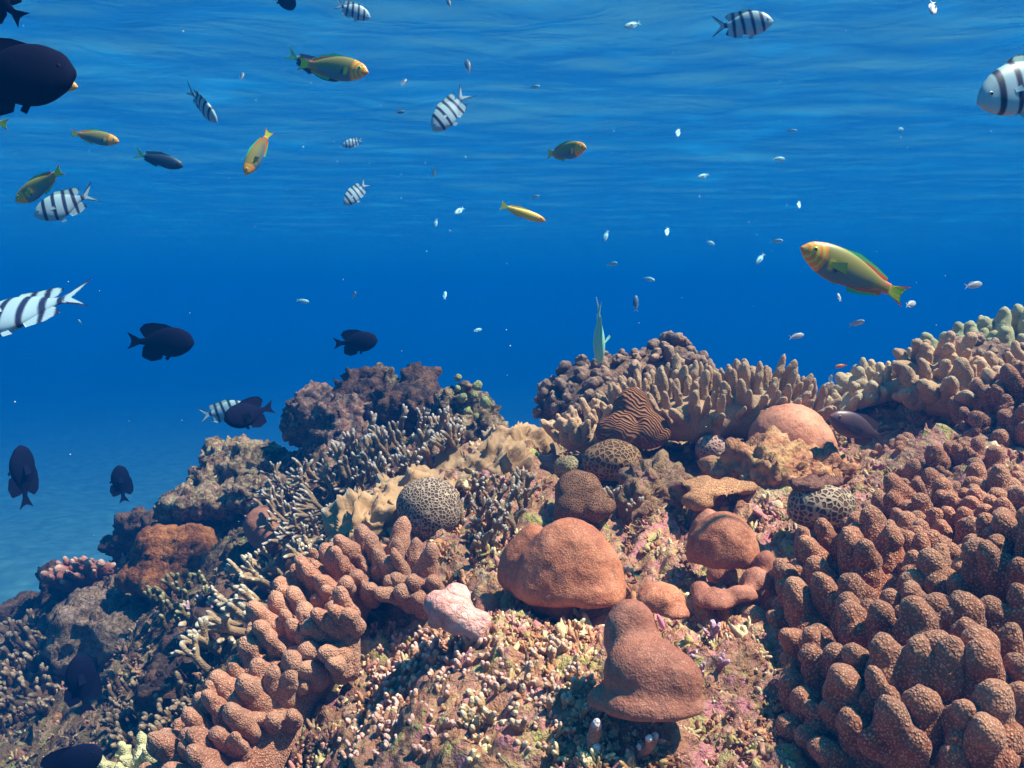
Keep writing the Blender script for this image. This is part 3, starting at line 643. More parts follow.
    thicket('branching_coral', 'grey brown branching coral thicket with white tips behind the tan folds', 'branching coral',
        [(345, 470), (380, 448), (415, 438), (450, 445), (462, 462), (430, 475), (395, 490), (350, 500)], grey_tip, .115, .040, .0, 41, (0, -.3, 1))
    thicket('branching_coral', 'white tipped antler coral hanging down the slope left of the tan folds', 'branching coral',
        [(300, 490), (340, 480), (352, 500), (330, 530), (325, 560), (300, 575), (285, 545), (290, 515)], grey_tip, .13, .05, .0, 43, (-.5, -.6, .7), spread=.9, thick=.06)
    thicket('branching_coral', 'bluish white finger tips of coral in the hollow above the plate coral', 'branching coral',
        [(470, 500), (520, 495), (530, 520), (500, 550), (475, 560), (462, 530)], grey_tip, .075, .032, 0, 45, (0, -.2, 1), thick=.09)
    thicket('branching_coral', 'tan antler coral poking out of the shade left of the mauve ridge', 'branching coral',
        [(225, 660), (265, 640), (275, 600), (255, 590), (215, 640), (205, 690)], tan_br, .12, .05, .03, 47, (-.7, -.5, .5), thick=.09)
    thicket('branching_coral', 'pale tan stubby branching coral above the mauve ridge', 'branching coral',
        [(258, 600), (300, 580), (320, 570), (300, 555), (265, 575)], tan_br, .085, .04, .02, 49, (-.2, -.3, 1), thick=.1)
    thicket('branching_coral', 'small brown antler coral with white tips above the plate coral', 'branching coral',
        [(603, 530), (632, 530), (628, 505), (608, 505)], grey_tip, .085, .04, 0, 51, (0, -.2, 1), thick=.07, spread=.6)
    thicket('branching_coral', 'dark branching coral with grey tips on crest left slope behind the ledge', 'branching coral',
        [(285, 530), (300, 500), (280, 490), (265, 505)], grey_tip, .09, .045, 0, 53, (-.3, -.4, 1), thick=.07)
    red = branch_mat('branch_red', (.08, .03, .02), (.26, .08, .06), (.66, .38, .30), .6)
    lobed_colony('stubby_coral', 'red brown stubby coral clump with pale tips at far left on the slope', 'stubby coral',
        [(76, 580, 3.05, 20, 13, 1), (92, 574, 3.0, 14, 10, 1)], red, red, ['finger', 'knob'], .06, .028, keep_f, (-.2, -.3, 1), .5, 55, voxel=.014)
    lobed_colony('finger_coral', 'pale greenish finger coral just showing at the bottom edge, lower left', 'soft coral',
        [(135, 778, 1.55, 34, 12, 1), (160, 772, 1.55, 18, 10, 1)], olive, olive, ['finger', 'knob'], .05, .026, keep_f, (-.3, -.3, 1), .5, 57, voxel=.01)
    nub = branch_mat('branch_pink', (.16, .055, .03), (.40, .19, .11), (.66, .40, .34), .75)
    nub2 = branch_mat('branch_orange', (.20, .08, .035), (.42, .21, .11), (.58, .40, .32), .75)
    thicket('stubby_coral', 'cream and pink stubby branching coral along the bottom edge below centre', 'branching coral',
        [(345, 768), (350, 740), (400, 705), (440, 720), (450, 768)], nub, .050, .0135, .0, 61, (0, -.3, 1), thick=.12, levels=2)
    thicket('stubby_coral', 'orange brown stubby branching coral in front of the plate coral shadow', 'branching coral',
        [(500, 700), (560, 650), (590, 690), (580, 740), (520, 740)], nub2, .048, .016, .0, 63, (0, -.3, 1), thick=.11, levels=2)
    thicket('stubby_coral', 'pinkish knobbly branching coral beneath the bright pink lump', 'branching coral',
        [(420, 650), (500, 650), (510, 700), (440, 705)], nub, .042, .014, .0, 65, (0, -.3, 1), thick=.13, levels=2)
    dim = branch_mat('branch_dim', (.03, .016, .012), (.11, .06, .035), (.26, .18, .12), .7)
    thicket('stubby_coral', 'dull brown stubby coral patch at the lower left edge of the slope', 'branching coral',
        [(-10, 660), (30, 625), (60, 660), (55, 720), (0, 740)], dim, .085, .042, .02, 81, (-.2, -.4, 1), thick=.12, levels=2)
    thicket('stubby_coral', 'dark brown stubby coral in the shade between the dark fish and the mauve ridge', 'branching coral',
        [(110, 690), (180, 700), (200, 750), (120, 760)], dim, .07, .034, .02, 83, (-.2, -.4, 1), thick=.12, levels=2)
    thicket('stubby_coral', 'olive brown stubby coral band right below the rusty coral', 'branching coral',
        [(150, 600), (210, 590), (215, 620), (160, 640)], branch_mat('branch_olive', (.04, .03, .015), (.14, .11, .04), (.30, .26, .14), .7), .07, .036, .03, 85, (-.2, -.4, 1), thick=.12, levels=2)
    thicket('stubby_coral', 'yellowish cream stubby branching coral at the bottom edge left of the brown white tipped one', 'branching coral',
        [(460, 768), (465, 710), (520, 720), (560, 768)], branch_mat('branch_cream', (.20, .10, .05), (.40, .25, .12), (.66, .50, .34), .7), .046, .014, .0, 73, (0, -.3, 1), thick=.12, levels=2)
    thicket('stubby_coral', 'rosy stubby branching coral right beside the mauve ridge', 'branching coral',
        [(365, 690), (395, 635), (430, 640), (425, 690), (385, 715)], nub, .045, .015, .0, 75, (0, -.3, 1), thick=.12, levels=2)
    thicket('stubby_coral', 'brown branching coral with white tips at bottom edge under the pear coral', 'branching coral',
        [(570, 768), (640, 745), (640, 768)], branch_mat('branch_brown', (.2, .08, .05), (.38, .18, .12), (.72, .6, .6), .8), .075, .036, .0, 67, (0, -.3, 1), thick=.12, levels=2)
    thicket('stubby_coral', 'purple pink finely branched coral beside the pear shaped coral', 'branching coral',
        [(688, 655), (715, 640), (722, 670), (705, 685)], branch_mat('branch_purple', (.16, .05, .08), (.36, .16, .20), (.62, .38, .46), .6), .045, .022, .0, 69, (0, -.3, 1), thick=.1, levels=2)
    thicket('stubby_coral', 'purple crusted branching coral on the dark left slope above the antler coral', 'branching coral',
        [(190, 625), (225, 600), (235, 620), (200, 645)], branch_mat('branch_mauve', (.10, .05, .07), (.26, .14, .18), (.45, .3, .36), .6), .06, .04, .03, 71, (-.3, -.4, 1), thick=.1, levels=2)
def build_rubble():
    """broken, encrusted coral bits strewn over the whole slope"""
    rng = np.random.default_rng(11); rnd = random.Random(5); v0, f0 = ico(2); var = []
    for i in range(6):
        q = v0 * rng.uniform(.5, 1.1, 3); q = q * (1 + 1.25 * fbm(q * 1.7 + i * 9, 3, i))[:, None]; var.append((q, f0, np.full(len(q), .3)))
    for i in range(8):               # stubby forked bits
        parts, T = [], []
        for k in range(rnd.choice((3, 4, 5))):
            a, e = rnd.uniform(0, 6.28), rnd.uniform(.1, 1.2); d = Vector((math.cos(a) * math.cos(e), math.sin(a) * math.cos(e), math.sin(e))); L = rnd.uniform(.8, 1.7)
            b = Vector([rnd.uniform(-.25, .25) for _ in range(3)]); w = Vector([rnd.uniform(-.25, .25) for _ in range(3)])
            v, f = tube([b, b + d * L * .5 + w * .5, b + (d * L + w) * .85, b + d * L + w], [.34, .30, .27, .16], 6); parts.append((v, f)); T.append(np.append(np.repeat([0, .3, .8, 1], 6), 1))
        v, f = join(parts); var.append((v * .8, f, np.concatenate(T)))
    n = 22000; px = rng.uniform(-60, 1080, n * 3); d = 0.75 * (4.2 / .75) ** rng.random(n * 3)
    x = (px - 512) / FPX * d; y = d; P2 = np.stack([x, y], 1); z = surf(P2)
    k = np.array([proj((a, b, c))[1] for a, b, c in zip(x, y, z)]); ok = (k < 800) & (k > 330); P = np.concatenate([P2, z[:, None]], 1)[ok][:n]; n = len(P)
    # drifts: pieces gather in patches and vary in size from patch to patch
    g = fbm(P * 4.5, 2, 77); P = P[g > -.42]; g = g[g > -.42]
    # a dense bed of broken branches in the hollow below the plate coral
    ex = np.stack([rng.uniform(-.34, .12, 5200), rng.uniform(.88, 1.62, 5200)], 1); ez = surf(ex); P = np.concatenate([P, np.concatenate([ex, ez[:, None]], 1)]); g = np.append(g, np.full(len(ex), .55)); n = len(P)
    warm = np.array([(.40,.17,.08), (.46,.20,.14), (.60,.44,.24), (.34,.14,.055), (.18,.06,.025), (.32,.23,.08), (.44,.15,.15), (.09,.03,.018), (.54,.37,.24), (.28,.10,.04)])
    cool_shaded = np.array([(.02,.012,.012), (.055,.028,.02), (.10,.06,.025), (.16,.06,.04), (.014,.010,.012), (.26,.17,.08), (.10,.11,.035), (.30,.12,.10), (.035,.02,.016), (.13,.05,.02)])  # left-slope pieces: darker colours that paint in the shadow there
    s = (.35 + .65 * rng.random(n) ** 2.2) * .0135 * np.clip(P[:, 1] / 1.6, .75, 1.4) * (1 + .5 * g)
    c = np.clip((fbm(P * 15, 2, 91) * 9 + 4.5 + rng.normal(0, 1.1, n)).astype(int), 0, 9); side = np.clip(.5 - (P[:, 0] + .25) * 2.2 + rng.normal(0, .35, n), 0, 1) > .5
    Vs, Fs, Cs, o = [], [], [], 0
    for i in range(n):
        v, f, t = var[rng.integers(0, 14)] if i % 2 else var[rng.integers(6, 14)]
        q = Quaternion(rng.normal(size=4) * [1, .5, .5, 1]).normalized().to_matrix(); st = np.array([1, 1, rng.choice([1, 1.3, 1.7])])
        Vs.append((v * st * s[i]) @ np.array(q).T + P[i] - [0, 0, s[i] * .25]); Fs.append(f + o); o += len(v)
        b = (cool_shaded if side[i] else warm)[c[i]] * rng.uniform(.75, 1.15); m = (t * .55)[:, None]
        Cs.append(b * (1 - m) + np.minimum(b * 1.6 + .04, .85) * m)
    V, F, C = np.concatenate(Vs), np.concatenate(Fs), np.concatenate(Cs); nf = len(F)
    me = bpy.data.meshes.new('coral_rubble')
    me.vertices.add(len(V)); me.vertices.foreach_set('co', V.astype(np.float32).ravel())
    me.loops.add(nf * 3); me.loops.foreach_set('vertex_index', F.astype(np.int32).ravel())
    me.polygons.add(nf); me.polygons.foreach_set('loop_start', (np.arange(nf) * 3).astype(np.int32)); me.polygons.foreach_set('loop_total', np.full(nf, 3, np.int32))
    me.update(calc_edges=True); me.polygons.foreach_set('use_smooth', [True] * nf)
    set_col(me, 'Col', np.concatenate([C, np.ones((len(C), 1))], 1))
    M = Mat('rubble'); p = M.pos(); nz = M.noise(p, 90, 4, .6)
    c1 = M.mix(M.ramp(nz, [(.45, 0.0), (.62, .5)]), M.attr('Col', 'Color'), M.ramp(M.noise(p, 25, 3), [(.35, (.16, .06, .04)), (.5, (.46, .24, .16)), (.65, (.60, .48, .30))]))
    M.col(c1); M.bump(nz, .005, .9)
    tag(link('coral_rubble', me, M.m), 'broken pink, cream and brown coral rubble strewn over the slope', 'coral rubble', kind='stuff')
# ------------------------------------------------------------------ fish
def fish_mat(name, rough=.42, spec=.4):
    M = Mat(name); p = M.obj(); c = M.attr('Col', 'Color')
    M.col(c); M.inp(Roughness=rough, Specular_IOR_Level=spec)
    return M.m
def paint(me, f):
    V = get_v(me); C = np.array([tuple(f(x, z, y)) + (1,) for x, y, z in V]); set_col(me, 'Col', C)
def interp(xs, ys, t):            # smooth curve through the stations
    d = np.gradient(ys, xs); i = np.clip(np.searchsorted(xs, t) - 1, 0, len(xs) - 2); h = xs[i + 1] - xs[i]; u = (t - xs[i]) / h
    return (2*u**3-3*u**2+1)*ys[i] + (u**3-2*u**2+u)*h*d[i] + (-2*u**3+3*u**2)*ys[i+1] + (u**3-u**2)*h*d[i+1]
def fish_body(xs, top, bot, wid, bend=0.0):
    """nose at x=+.5, tail root at x=-.36; length of 1 with the tail fin"""
    xs, top, bot, wid = map(np.array, (xs, top, bot, wid)); nr, ns = 80, 30; V, F = [], []
    for i in range(nr):
        t = (i / (nr - 1)) ** 1.25; a, b, w = (max(float(interp(xs, k, np.array(t))), .002) for k in (top, bot, wid))
        for j in range(ns):
            an = 2 * math.pi * j / ns; c, s = math.cos(an), math.sin(an)
            z = s * (a if s > 0 else b); y = w * math.copysign(abs(c) ** .9, c) * (1 - .12 * abs(s) ** 4)
            V.append((.5 - .86 * t, y + bend * t * t, z))
    for i in range(nr - 1):
        for j in range(ns):
            k = (j + 1) % ns; F.append((i * ns + j, i * ns + k, (i + 1) * ns + k, (i + 1) * ns + j))
    V.append((.504, 0, 0)); V.append((-.362, bend, 0))
    for j in range(ns): F.append((j, len(V) - 2, (j + 1) % ns)); F.append(((nr - 1) * ns + (j + 1) % ns, len(V) - 1, (nr - 1) * ns + j))
    return mesh_from('body', V, F)
def fin(base, edge, thick=.012, wave=.0, nu=26, nv=9, bend=0.0, yoff=0.0, splay=0.0):
    """a thin tapering fin between two outlines in the fish's own side plane"""
    base, edge = np.array(base, float), np.array(edge, float); V, F = [], []
    if not yoff: base = base * [1, .80]
    def along(P, t):
        d = np.append(0, np.cumsum(np.linalg.norm(np.diff(P, axis=0), axis=1))); d = d / max(d[-1], 1e-6)
        return np.array([np.interp(t, d, P[:, 0]), np.interp(t, d, P[:, 1])])
    for side in (1, -1):
        for i in range(nu):
            a, b = along(base, i / (nu - 1)), along(edge, i / (nu - 1))
            for j in range(nv):
                u = j / (nv - 1); p = a * (1 - u) + b * u; th = thick * (1 - u) ** .8 * .5 + .0012
                if i in (0, nu - 1): th *= .3
                t = (.5 - p[0]) / .86
                V.append((p[0], side * th + .0018 * math.sin(i * 2.4) * u * side + wave * math.sin(i * .5) * u + bend * t * t + yoff + splay * u, p[1]))
    o = nu * nv
    for s in (0, 1):
        for i in range(nu - 1):
            for j in range(nv - 1):
                q = (s * o + i * nv + j, s * o + (i + 1) * nv + j, s * o + (i + 1) * nv + j + 1, s * o + i * nv + j + 1); F.append(q if s else q[::-1])
    def rim(a): 
        for k in range(len(a) - 1): F.append((a[k], a[k + 1], a[k + 1] + o, a[k] + o))
    rim([i * nv + nv - 1 for i in range(nu)]); rim([j for j in range(nv)]); rim([(nu - 1) * nv + j for j in range(nv)][::-1])
    return mesh_from('fin', V, F)
def lerp(a, b, t): t = min(max(t, 0), 1); return tuple(p * (1 - t) + q * t for p, q in zip(a, b))
def build_species():
    S = {}; mat = fish_mat('fish_skin'); finm = fish_mat('fish_fin', .55, .3); eyeM = Mat('fish_eye').col((.008, .008, .012)).inp(Roughness=.12).m
    eyeR = fish_mat('fish_eye_ring', .3)
    def species(name, body, paintf, fins, eye, ring, bend=0.0):
        me = fish_body(*body, bend=bend); paint(me, paintf); me.materials.append(mat); P = [('body', me, None)]
        for nm, a, k in fins:
            m = fin(*a, **{**dict(bend=bend), **{q: r for q, r in k.items() if q != '_c'}}); m.name = nm; paint(m, paintf if not callable(k.get('_c')) else k['_c']); m.materials.append(finm); P.append((nm, m, None))
        ex, ez, ey, er = eye
        for s in (1, -1):
            v, f = ico(2); e = mesh_from('eye', v * [er * 1.35, er * .55, er * 1.35] + [ex, s * ey, ez], f); paint(e, lambda x, z, y: ring); e.materials.append(eyeR)
            q = mesh_from('pupil', v * [er * .8, er * .5, er * .8] + [ex, s * (ey + er * .28), ez], f); q.materials.append(eyeM)
            P.append(('eye', e, None)); P.append(('pupil', q, len(P) - 1))
        S[name] = P
    # striped sergeant
    W, K = (.27, .39, .47), (.012, .016, .05)
    def sg(x, z, y):
        c = lerp(W, (.30, .44, .42), (z - .06) * 6)
        for k in (.30, .13, -.045, -.20, -.345):
            d = x - k + .22 * (z - .02) * (1 if k > -.1 else .5)
            u = min(1, max(0, (abs(d) - .024 + .06 * max(0, -z - .06)) / .014)); c = lerp(K, c, u)
        if x < -.38 and abs(abs(z) - (-.36 - x) * .62 - .045) < .018: c = K
        return c
    bx = [0, .06, .18, .36, .55, .75, .9, 1]
    deep = (bx, [.012, .085, .165, .215, .205, .135, .062, .045], [.012, .075, .150, .205, .195, .12, .055, .045], [.01, .045, .075, .088, .078, .045, .02, .01])
    tail_f = ([(-.35, .045), (-.35, -.045)], [(-.60, .21), (-.52, .10), (-.43, 0), (-.52, -.10), (-.60, -.20)])
    species('sergeant', deep, sg, [
        ('dorsal_fin', ([(.22, .17), (.05, .205), (-.12, .165), (-.27, .08)], [(.18, .215), (.02, .262), (-.14, .225), (-.30, .205), (-.36, .16), (-.31, .09)]), {}),
        ('anal_fin', ([(-.02, -.19), (-.15, -.13), (-.28, -.07)], [(-.06, -.235), (-.22, -.225), (-.35, -.165), (-.31, -.08)]), {}),
        ('tail_fin', tail_f, {}), ('pelvic_fin', ([(.20, -.17), (.12, -.20)], [(.13, -.27), (.05, -.27)]), {}),
        ('pectoral_fin', ([(.20, .0), (.20, -.035)], [(.13, .01), (.11, -.045)]), dict(yoff=.082, splay=.012, _c=lambda x, z, y: (.45, .58, .66)))],
        (.395, .035, .058, .018), (.28, .34, .38))
    # yellow-green wrasse with an orange head
    B = (.23, .20, .045)
    def wr(x, z, y):
        c = lerp(B, (.10, .15, .16), (-z + .03) * 9) if x > -.2 else lerp(B, (.42, .20, .05), (-.2 - x) * 7)
        if x > .27 + .25 * abs(z + .02): 
            c = (.80, .20, .02)
            r = math.hypot(x - .47, z - .01)
            if math.sin(r * 125 + z * 18) > .55: c = (.50, .50, .06)
        if .19 < x < .25 + .2 * z and -.075 < z < .01: c = (.60, .42, .02)
        if .165 < x - .3 * z < .188 and -.075 < z < -.005: c = (.02, .03, .10)
        if x < -.36: c = (.62, .55, .02) if abs(z) < .05 else (.75, .16, .03)
        if x < -.30 and .035 < abs(z): c = (.78, .16, .04)
        return c
    def wfin(x, z, y):
        if x < -.36: return (.50, .52, .02) if abs(z) < .045 + (-.36 - x) * .15 else (.80, .12, .03)
        e = abs(z) - abs(float(np.interp(x, [-.36, -.1, .2, .35], [.045, .105, .13, .10])))
        return (.72, .10, .03) if e < .018 else (.05, .42, .16)
    slim = (bx, [.012, .070, .118, .146, .136, .094, .056, .048], [.012, .058, .112, .148, .136, .09, .054, .048], [.01, .035, .055, .062, .055, .034, .018, .01])
    wf = [('dorsal_fin', ([(.20, .125), (0, .135), (-.18, .095), (-.30, .05)], [(.18, .150), (0, .172), (-.18, .134), (-.31, .085)]), dict(_c=wfin)),
        ('anal_fin', ([(.0, -.135), (-.15, -.10), (-.30, -.045)], [(-.03, -.166), (-.17, -.136), (-.31, -.08)]), dict(_c=wfin)),
        ('tail_fin', ([(-.355, .045), (-.355, -.045)], [(-.52, .095), (-.48, .045), (-.47, 0), (-.48, -.045), (-.52, -.09)]), dict(_c=wfin)),
        ('pectoral_fin', ([(.22, .0), (.22, -.045)], [(.12, .03), (.09, -.06)]), dict(yoff=.06, splay=.05, _c=lambda x, z, y: (.42, .36, .06))),
        ('pelvic_fin', ([(.18, -.10), (.13, -.12)], [(.12, -.155), (.08, -.145)]), dict(_c=lambda x, z, y: (.35, .45, .12)))]
    clean = lambda F: [(a, b, {k: v for k, v in c.items()}) for a, b, c in F]
    species('wrasse', slim, wr, clean(wf), (.395, .032, .047, .017), (.42, .50, .10), .05)
    # all-yellow slim juvenile
    yw = lambda x, z, y: lerp((.62, .42, .04), (.70, .25, .04), (x - .25) * 5) if x > -.36 else (.60, .60, .05)
    species('yellow_wrasse', (bx, [.012, .045, .075, .09, .082, .06, .042, .036], [.012, .045, .078, .098, .088, .06, .042, .036], slim[3]), yw,
        [(a, b, {**c, '_c': lambda x, z, y: (.45, .50, .06) if x < -.3 else (.50, .38, .05)}) for a, b, c in
        [('dorsal_fin', ([(.18, .08), (-.30, .04)], [(.16, .10), (-.1, .11), (-.31, .07)]), {}), ('anal_fin', ([(0, -.085), (-.3, -.04)], [(-.03, -.115), (-.31, -.07)]), {}),
         ('tail_fin', ([(-.355, .036), (-.355, -.036)], [(-.50, .10), (-.48, 0), (-.50, -.10)]), {}), ('pectoral_fin', ([(.22, 0), (.22, -.04)], [(.12, .01), (.10, -.06)]), dict(yoff=.055, splay=.04))]],
        (.39, .02, .046, .017), (.6, .4, .1), -.04)
    # dark wrasse with a green tail
    dk = lambda x, z, y: (.012, .030, .055) if x > -.33 else (.06, .30, .18)
    species('dark_wrasse', (bx, [.012, .07, .115, .14, .13, .085, .05, .042], [.012, .06, .11, .14, .125, .08, .05, .042], slim[3]), dk,
        [('dorsal_fin', ([(.22, .12), (0, .13), (-.30, .05)], [(.18, .15), (-.02, .175), (-.33, .10)]), {}), ('anal_fin', ([(0, -.125), (-.3, -.045)], [(-.04, -.165), (-.33, -.09)]), {}),
         ('tail_fin', ([(-.355, .042), (-.355, -.042)], [(-.56, .15), (-.46, .03), (-.46, -.03), (-.56, -.13)]), {}), ('pectoral_fin', ([(.2, 0), (.2, -.05)], [(.08, .02), (.06, -.08)]), dict(yoff=.065, splay=.04))],
        (.39, .03, .05, .018), (.03, .06, .08))
    # black damselfish
    bk = lambda x, z, y: (.003, .004, .018)
    round_ = (bx, [.03, .13, .205, .25, .235, .155, .07, .05], [.02, .10, .185, .245, .23, .15, .065, .05], [.01, .05, .085, .10, .09, .05, .02, .01])
    species('damselfish', round_, bk, [
        ('dorsal_fin', ([(.22, .185), (0, .22), (-.2, .13), (-.28, .075)], [(.2, .235), (.02, .30), (-.16, .315), (-.30, .29), (-.38, .20), (-.31, .085)]), {}),
        ('anal_fin', ([(.02, -.21), (-.14, -.15), (-.28, -.07)], [(-.02, -.29), (-.18, -.33), (-.34, -.26), (-.32, -.09)]), {}),
        ('tail_fin', ([(-.35, .05), (-.35, -.05)], [(-.57, .15), (-.52, .06), (-.50, 0), (-.52, -.06), (-.57, -.14)]), {}),
        ('pelvic_fin', ([(.18, -.185), (.10, -.21)], [(.08, -.31), (.03, -.28)]), {}),
        ('pectoral_fin', ([(.20, .01), (.20, -.06)], [(.04, .03), (.02, -.10)]), dict(yoff=.085, splay=.07))],
        (.385, .05, .066, .016), (.012, .012, .03))
    dull = fish_mat('dark_fish_skin', .85, .06)
    for _, me, _p in S['damselfish']: me.materials[0] = dull
    br = lambda x, z, y: lerp((.05, .028, .04), (.16, .07, .07), (x - .2) * 3) if z > -.1 else (.10, .05, .055)
    species('dusky_damselfish', (bx, [.015, .08, .135, .17, .16, .11, .06, .045], [.015, .075, .14, .175, .16, .10, .055, .045], deep[3]), br, [
        ('dorsal_fin', ([(.2, .14), (0, .165), (-.28, .065)], [(.18, .175), (-.05, .215), (-.30, .18), (-.31, .08)]), {}),
        ('anal_fin', ([(0, -.165), (-.28, -.06)], [(-.05, -.215), (-.28, -.19), (-.31, -.08)]), {}),
        ('tail_fin', ([(-.35, .045), (-.35, -.045)], [(-.58, .16), (-.46, .02), (-.46, -.02), (-.58, -.15)]), {}),
        ('pectoral_fin', ([(.20, .01), (.20, -.06)], [(.02, .0), (.02, -.11)]), dict(yoff=.08, splay=.05)),
        ('pelvic_fin', ([(.16, -.14), (.08, -.17)], [(.05, -.25), (0, -.22)]), {})], (.39, .04, .056, .02), (.12, .07, .06))
    # small pale reef fish
    def small(name, a, b, fork=.12):
        species(name, (bx, [.012, .075, .135, .165, .155, .10, .052, .04], [.012, .07, .125, .16, .15, .095, .05, .04], deep[3]), lambda x, z, y: lerp(a, b, (-z + .05) * 5),
        [('dorsal_fin', ([(.15, .14), (-.28, .06)], [(.12, .18), (-.12, .20), (-.33, .11)]), {}), ('anal_fin', ([(0, -.15), (-.28, -.06)], [(-.05, -.19), (-.32, -.10)]), {}),
         ('tail_fin', ([(-.35, .04), (-.35, -.04)], [(-.58, fork + .04), (-.44, 0), (-.58, -fork - .03)]), {}), ('pectoral_fin', ([(.2, 0), (.2, -.05)], [(.06, .02), (.05, -.08)]), dict(yoff=.07, splay=.12))],
        (.39, .03, .056, .022), (.5, .6, .6))
    small('pale_fish', (.22, .46, .55), (.42, .66, .72)); small('grey_fish', (.36, .36, .38), (.55, .52, .52)); small('orange_fish', (.60, .16, .05), (.60, .25, .10), .08)
    small('green_fish', (.24, .55, .42), (.60, .68, .66)); small('blue_grey_fish', (.05, .09, .14), (.08, .13, .20))
    return S
def add_fish(S, kind, name, label, cat, px, py, d, length, ang, yaw=0, roll=0, group=None):
    """length in pixels as seen side on; ang = where the nose points on screen (0 right, 90 up)"""
    t = root(name, at(px, py, d), label, cat, group); L = length * d / FPX
    a = ang % 360; left = 90 < a < 270
    q = Matrix.Rotation(-R(a - 180 if left else a), 3, 'Y') @ Matrix.Rotation(R(yaw + (180 if left else 0)), 3, 'Z') @ Matrix.Rotation(R(roll), 3, 'X')
    t.rotation_euler = q.to_euler(); t.scale = (L, L, L); made = []
    for nm, me, par in S[kind]:
        o = link(nm, me, None, t if par is None else made[par]); made.append(o)
def build_specks():
    rng = np.random.default_rng(3); v0, f0 = ico(1); L = []
    for _ in range(150):
        d = rng.uniform(1.0, 5); c = np.array(at(rng.uniform(-50, 1080), rng.uniform(20, 560), d)[:]); L.append((v0 * rng.uniform(.3, 1.0, 3) * .0016 * rng.uniform(.6, 1.5) * (d / 2) ** .5 + c, f0))
    v, f = join(L); m = Mat('speck').col((.55, .62, .62)).m
    tag(link('drifting_specks', mesh_from('drifting_specks', v, f), m), 'tiny pale specks drifting in the open water', 'drifting specks', kind='stuff')
def build_fish():
    S = build_species()
    A = lambda *a, **k: add_fish(S, *a, **k)
    sg, wr, dm, G = 'striped_fish', 'wrasse', 'damselfish', None
    gs, gw, gd = 'black and white striped fish in the water', 'yellow green wrasses in the water', 'black damselfish around the reef'
    a = lambda *x, **k: A('sergeant', sg, *x, group=gs, **k)
    a('bright striped fish nose down left, at upper centre over open water', 'fish', 449, 112, 2.4, 52, 232, 15)
    a('striped fish nose down left, under the orange headed wrasse at upper left', 'fish', 63, 205, 2.3, 58, 205, 15)
    a('thin steep striped fish nose down right, near surface at upper left', 'fish', 203, 106, 2.7, 46, 312, -12, 52)
    a('small striped fish nose down left, below the faint one at upper centre left', 'fish', 355, 194, 3.3, 32, 228, 20)
    a('faint hazy striped fish, highest of the two small ones left of centre', 'fish', 352, 143, 5.4, 20, 200, 10)
    a('striped fish at left edge with only its rear half in view', 'fish', 22, 312, 1.7, 116, 197, 5, 48)
    a('striped fish partly hidden behind a black damselfish above the left slope', 'fish', 226, 411, 3.4, 44, 10, 15)
    a('rounded striped fish with dark back swimming right just under the surface', 'fish', 745, 24, 2.8, 55, 2, -10)
    a('large striped fish cut off by the right edge', 'fish', 1027, 84, 1.1, 118, 202, 10, roll=0)
    a('dim striped fish nose right, just under the surface left of centre', 'fish', 354, 11, 3.6, 34, 342, 15)
    w = lambda *x, **k: A('wrasse', wr, *x, group=gw, **k)
    w('largest green wrasse with orange striped face and yellow tail above right crest', 'fish', 851, 272, 1.45, 118, 156, 8)
    w('green wrasse with orange head swimming right near surface left of centre', 'fish', 332, 67, 2.1, 80, 348, -15)
    w('dull green wrasse with red nose heading right at upper left', 'fish', 95, 137, 2.6, 46, 350, 10)
    w('dark green wrasse with orange face diving steeply down', 'fish', 257, 153, 2.2, 52, 246, 18, -30)
    w('olive wrasse with orange face nose down left, at upper left edge area', 'fish', 40, 186, 2.1, 64, 208, -10)
    w('purple grey wrasse with yellow tail turned partly towards viewer, upper centre', 'fish', 565, 151, 2.3, 58, 358, -48)
    w('wrasse at left edge with only its yellow tail tip in view', 'fish', -20, 120, 2.1, 60, 170, 0)
    w('wrasse hidden behind big black damselfish except its orange nose', 'fish', 54, 83, 2.1, 48, 350, 0)
    A('yellow_wrasse', wr, 'slender all yellow wrasse in open water below the purple grey one', 'fish', 523, 213, 2.4, 48, 342, 10, group=gw)
    A('dark_wrasse', wr, 'dark blue wrasse with bright green tail at upper left', 'fish', 160, 160, 2.5, 46, 345, 8, group=gw)
    A('dark_wrasse', wr, 'dark blue wrasse right behind the orange headed one under the surface', 'fish', 315, 67, 2.5, 56, 336, 10, group=gw)
    k = lambda *x, **kk: A('damselfish', dm, *x, group=gd, **kk)
    k('largest black damselfish, cut by the left edge near the top', 'fish', 12, 76, 1.25, 122, 4, 8)
    k('black fish tail fins hanging into the top left corner', 'fish', -6, -4, 1.4, 66, 140, 0)
    k('round black damselfish facing right in open water at left', 'fish', 163, 342, 2.1, 60, 358, 8)
    k('small black damselfish facing right above the back crest', 'fish', 357, 342, 2.6, 41, 4, 8)
    k('sleek black damselfish facing left in front of a striped fish', 'fish', 248, 414, 2.2, 50, 194, 40)
    k('black damselfish seen from its back with nose up at the left edge', 'fish', 23, 475, 2.4, 60, 93, 0, 74)
    k('blurry dark damselfish nose up left over the low left slope', 'fish', 121, 483, 2.9, 36, 97, 0, 42)
    k('black damselfish close to rock in the lower left shade', 'fish', 82, 683, 1.8, 58, 97, 0, 45)
    k('black fish partly cut by the bottom edge at lower left', 'fish', 70, 766, 1.35, 66, 22, 12)
    k('dark fish sliver at the top edge left of centre', 'fish', 284, -4, 2.8, 34, 300, 50)
    A('dusky_damselfish', 'damselfish', 'dusky purple brown damselfish resting before the pink dome', 'fish', 858, 428, 1.95, 74, 158, 18)
    A('green_fish', 'green_fish', 'pale green fish facing the viewer head on over the bushy coral', 'fish', 599, 334, 1.7, 62, 272, 12, 80)
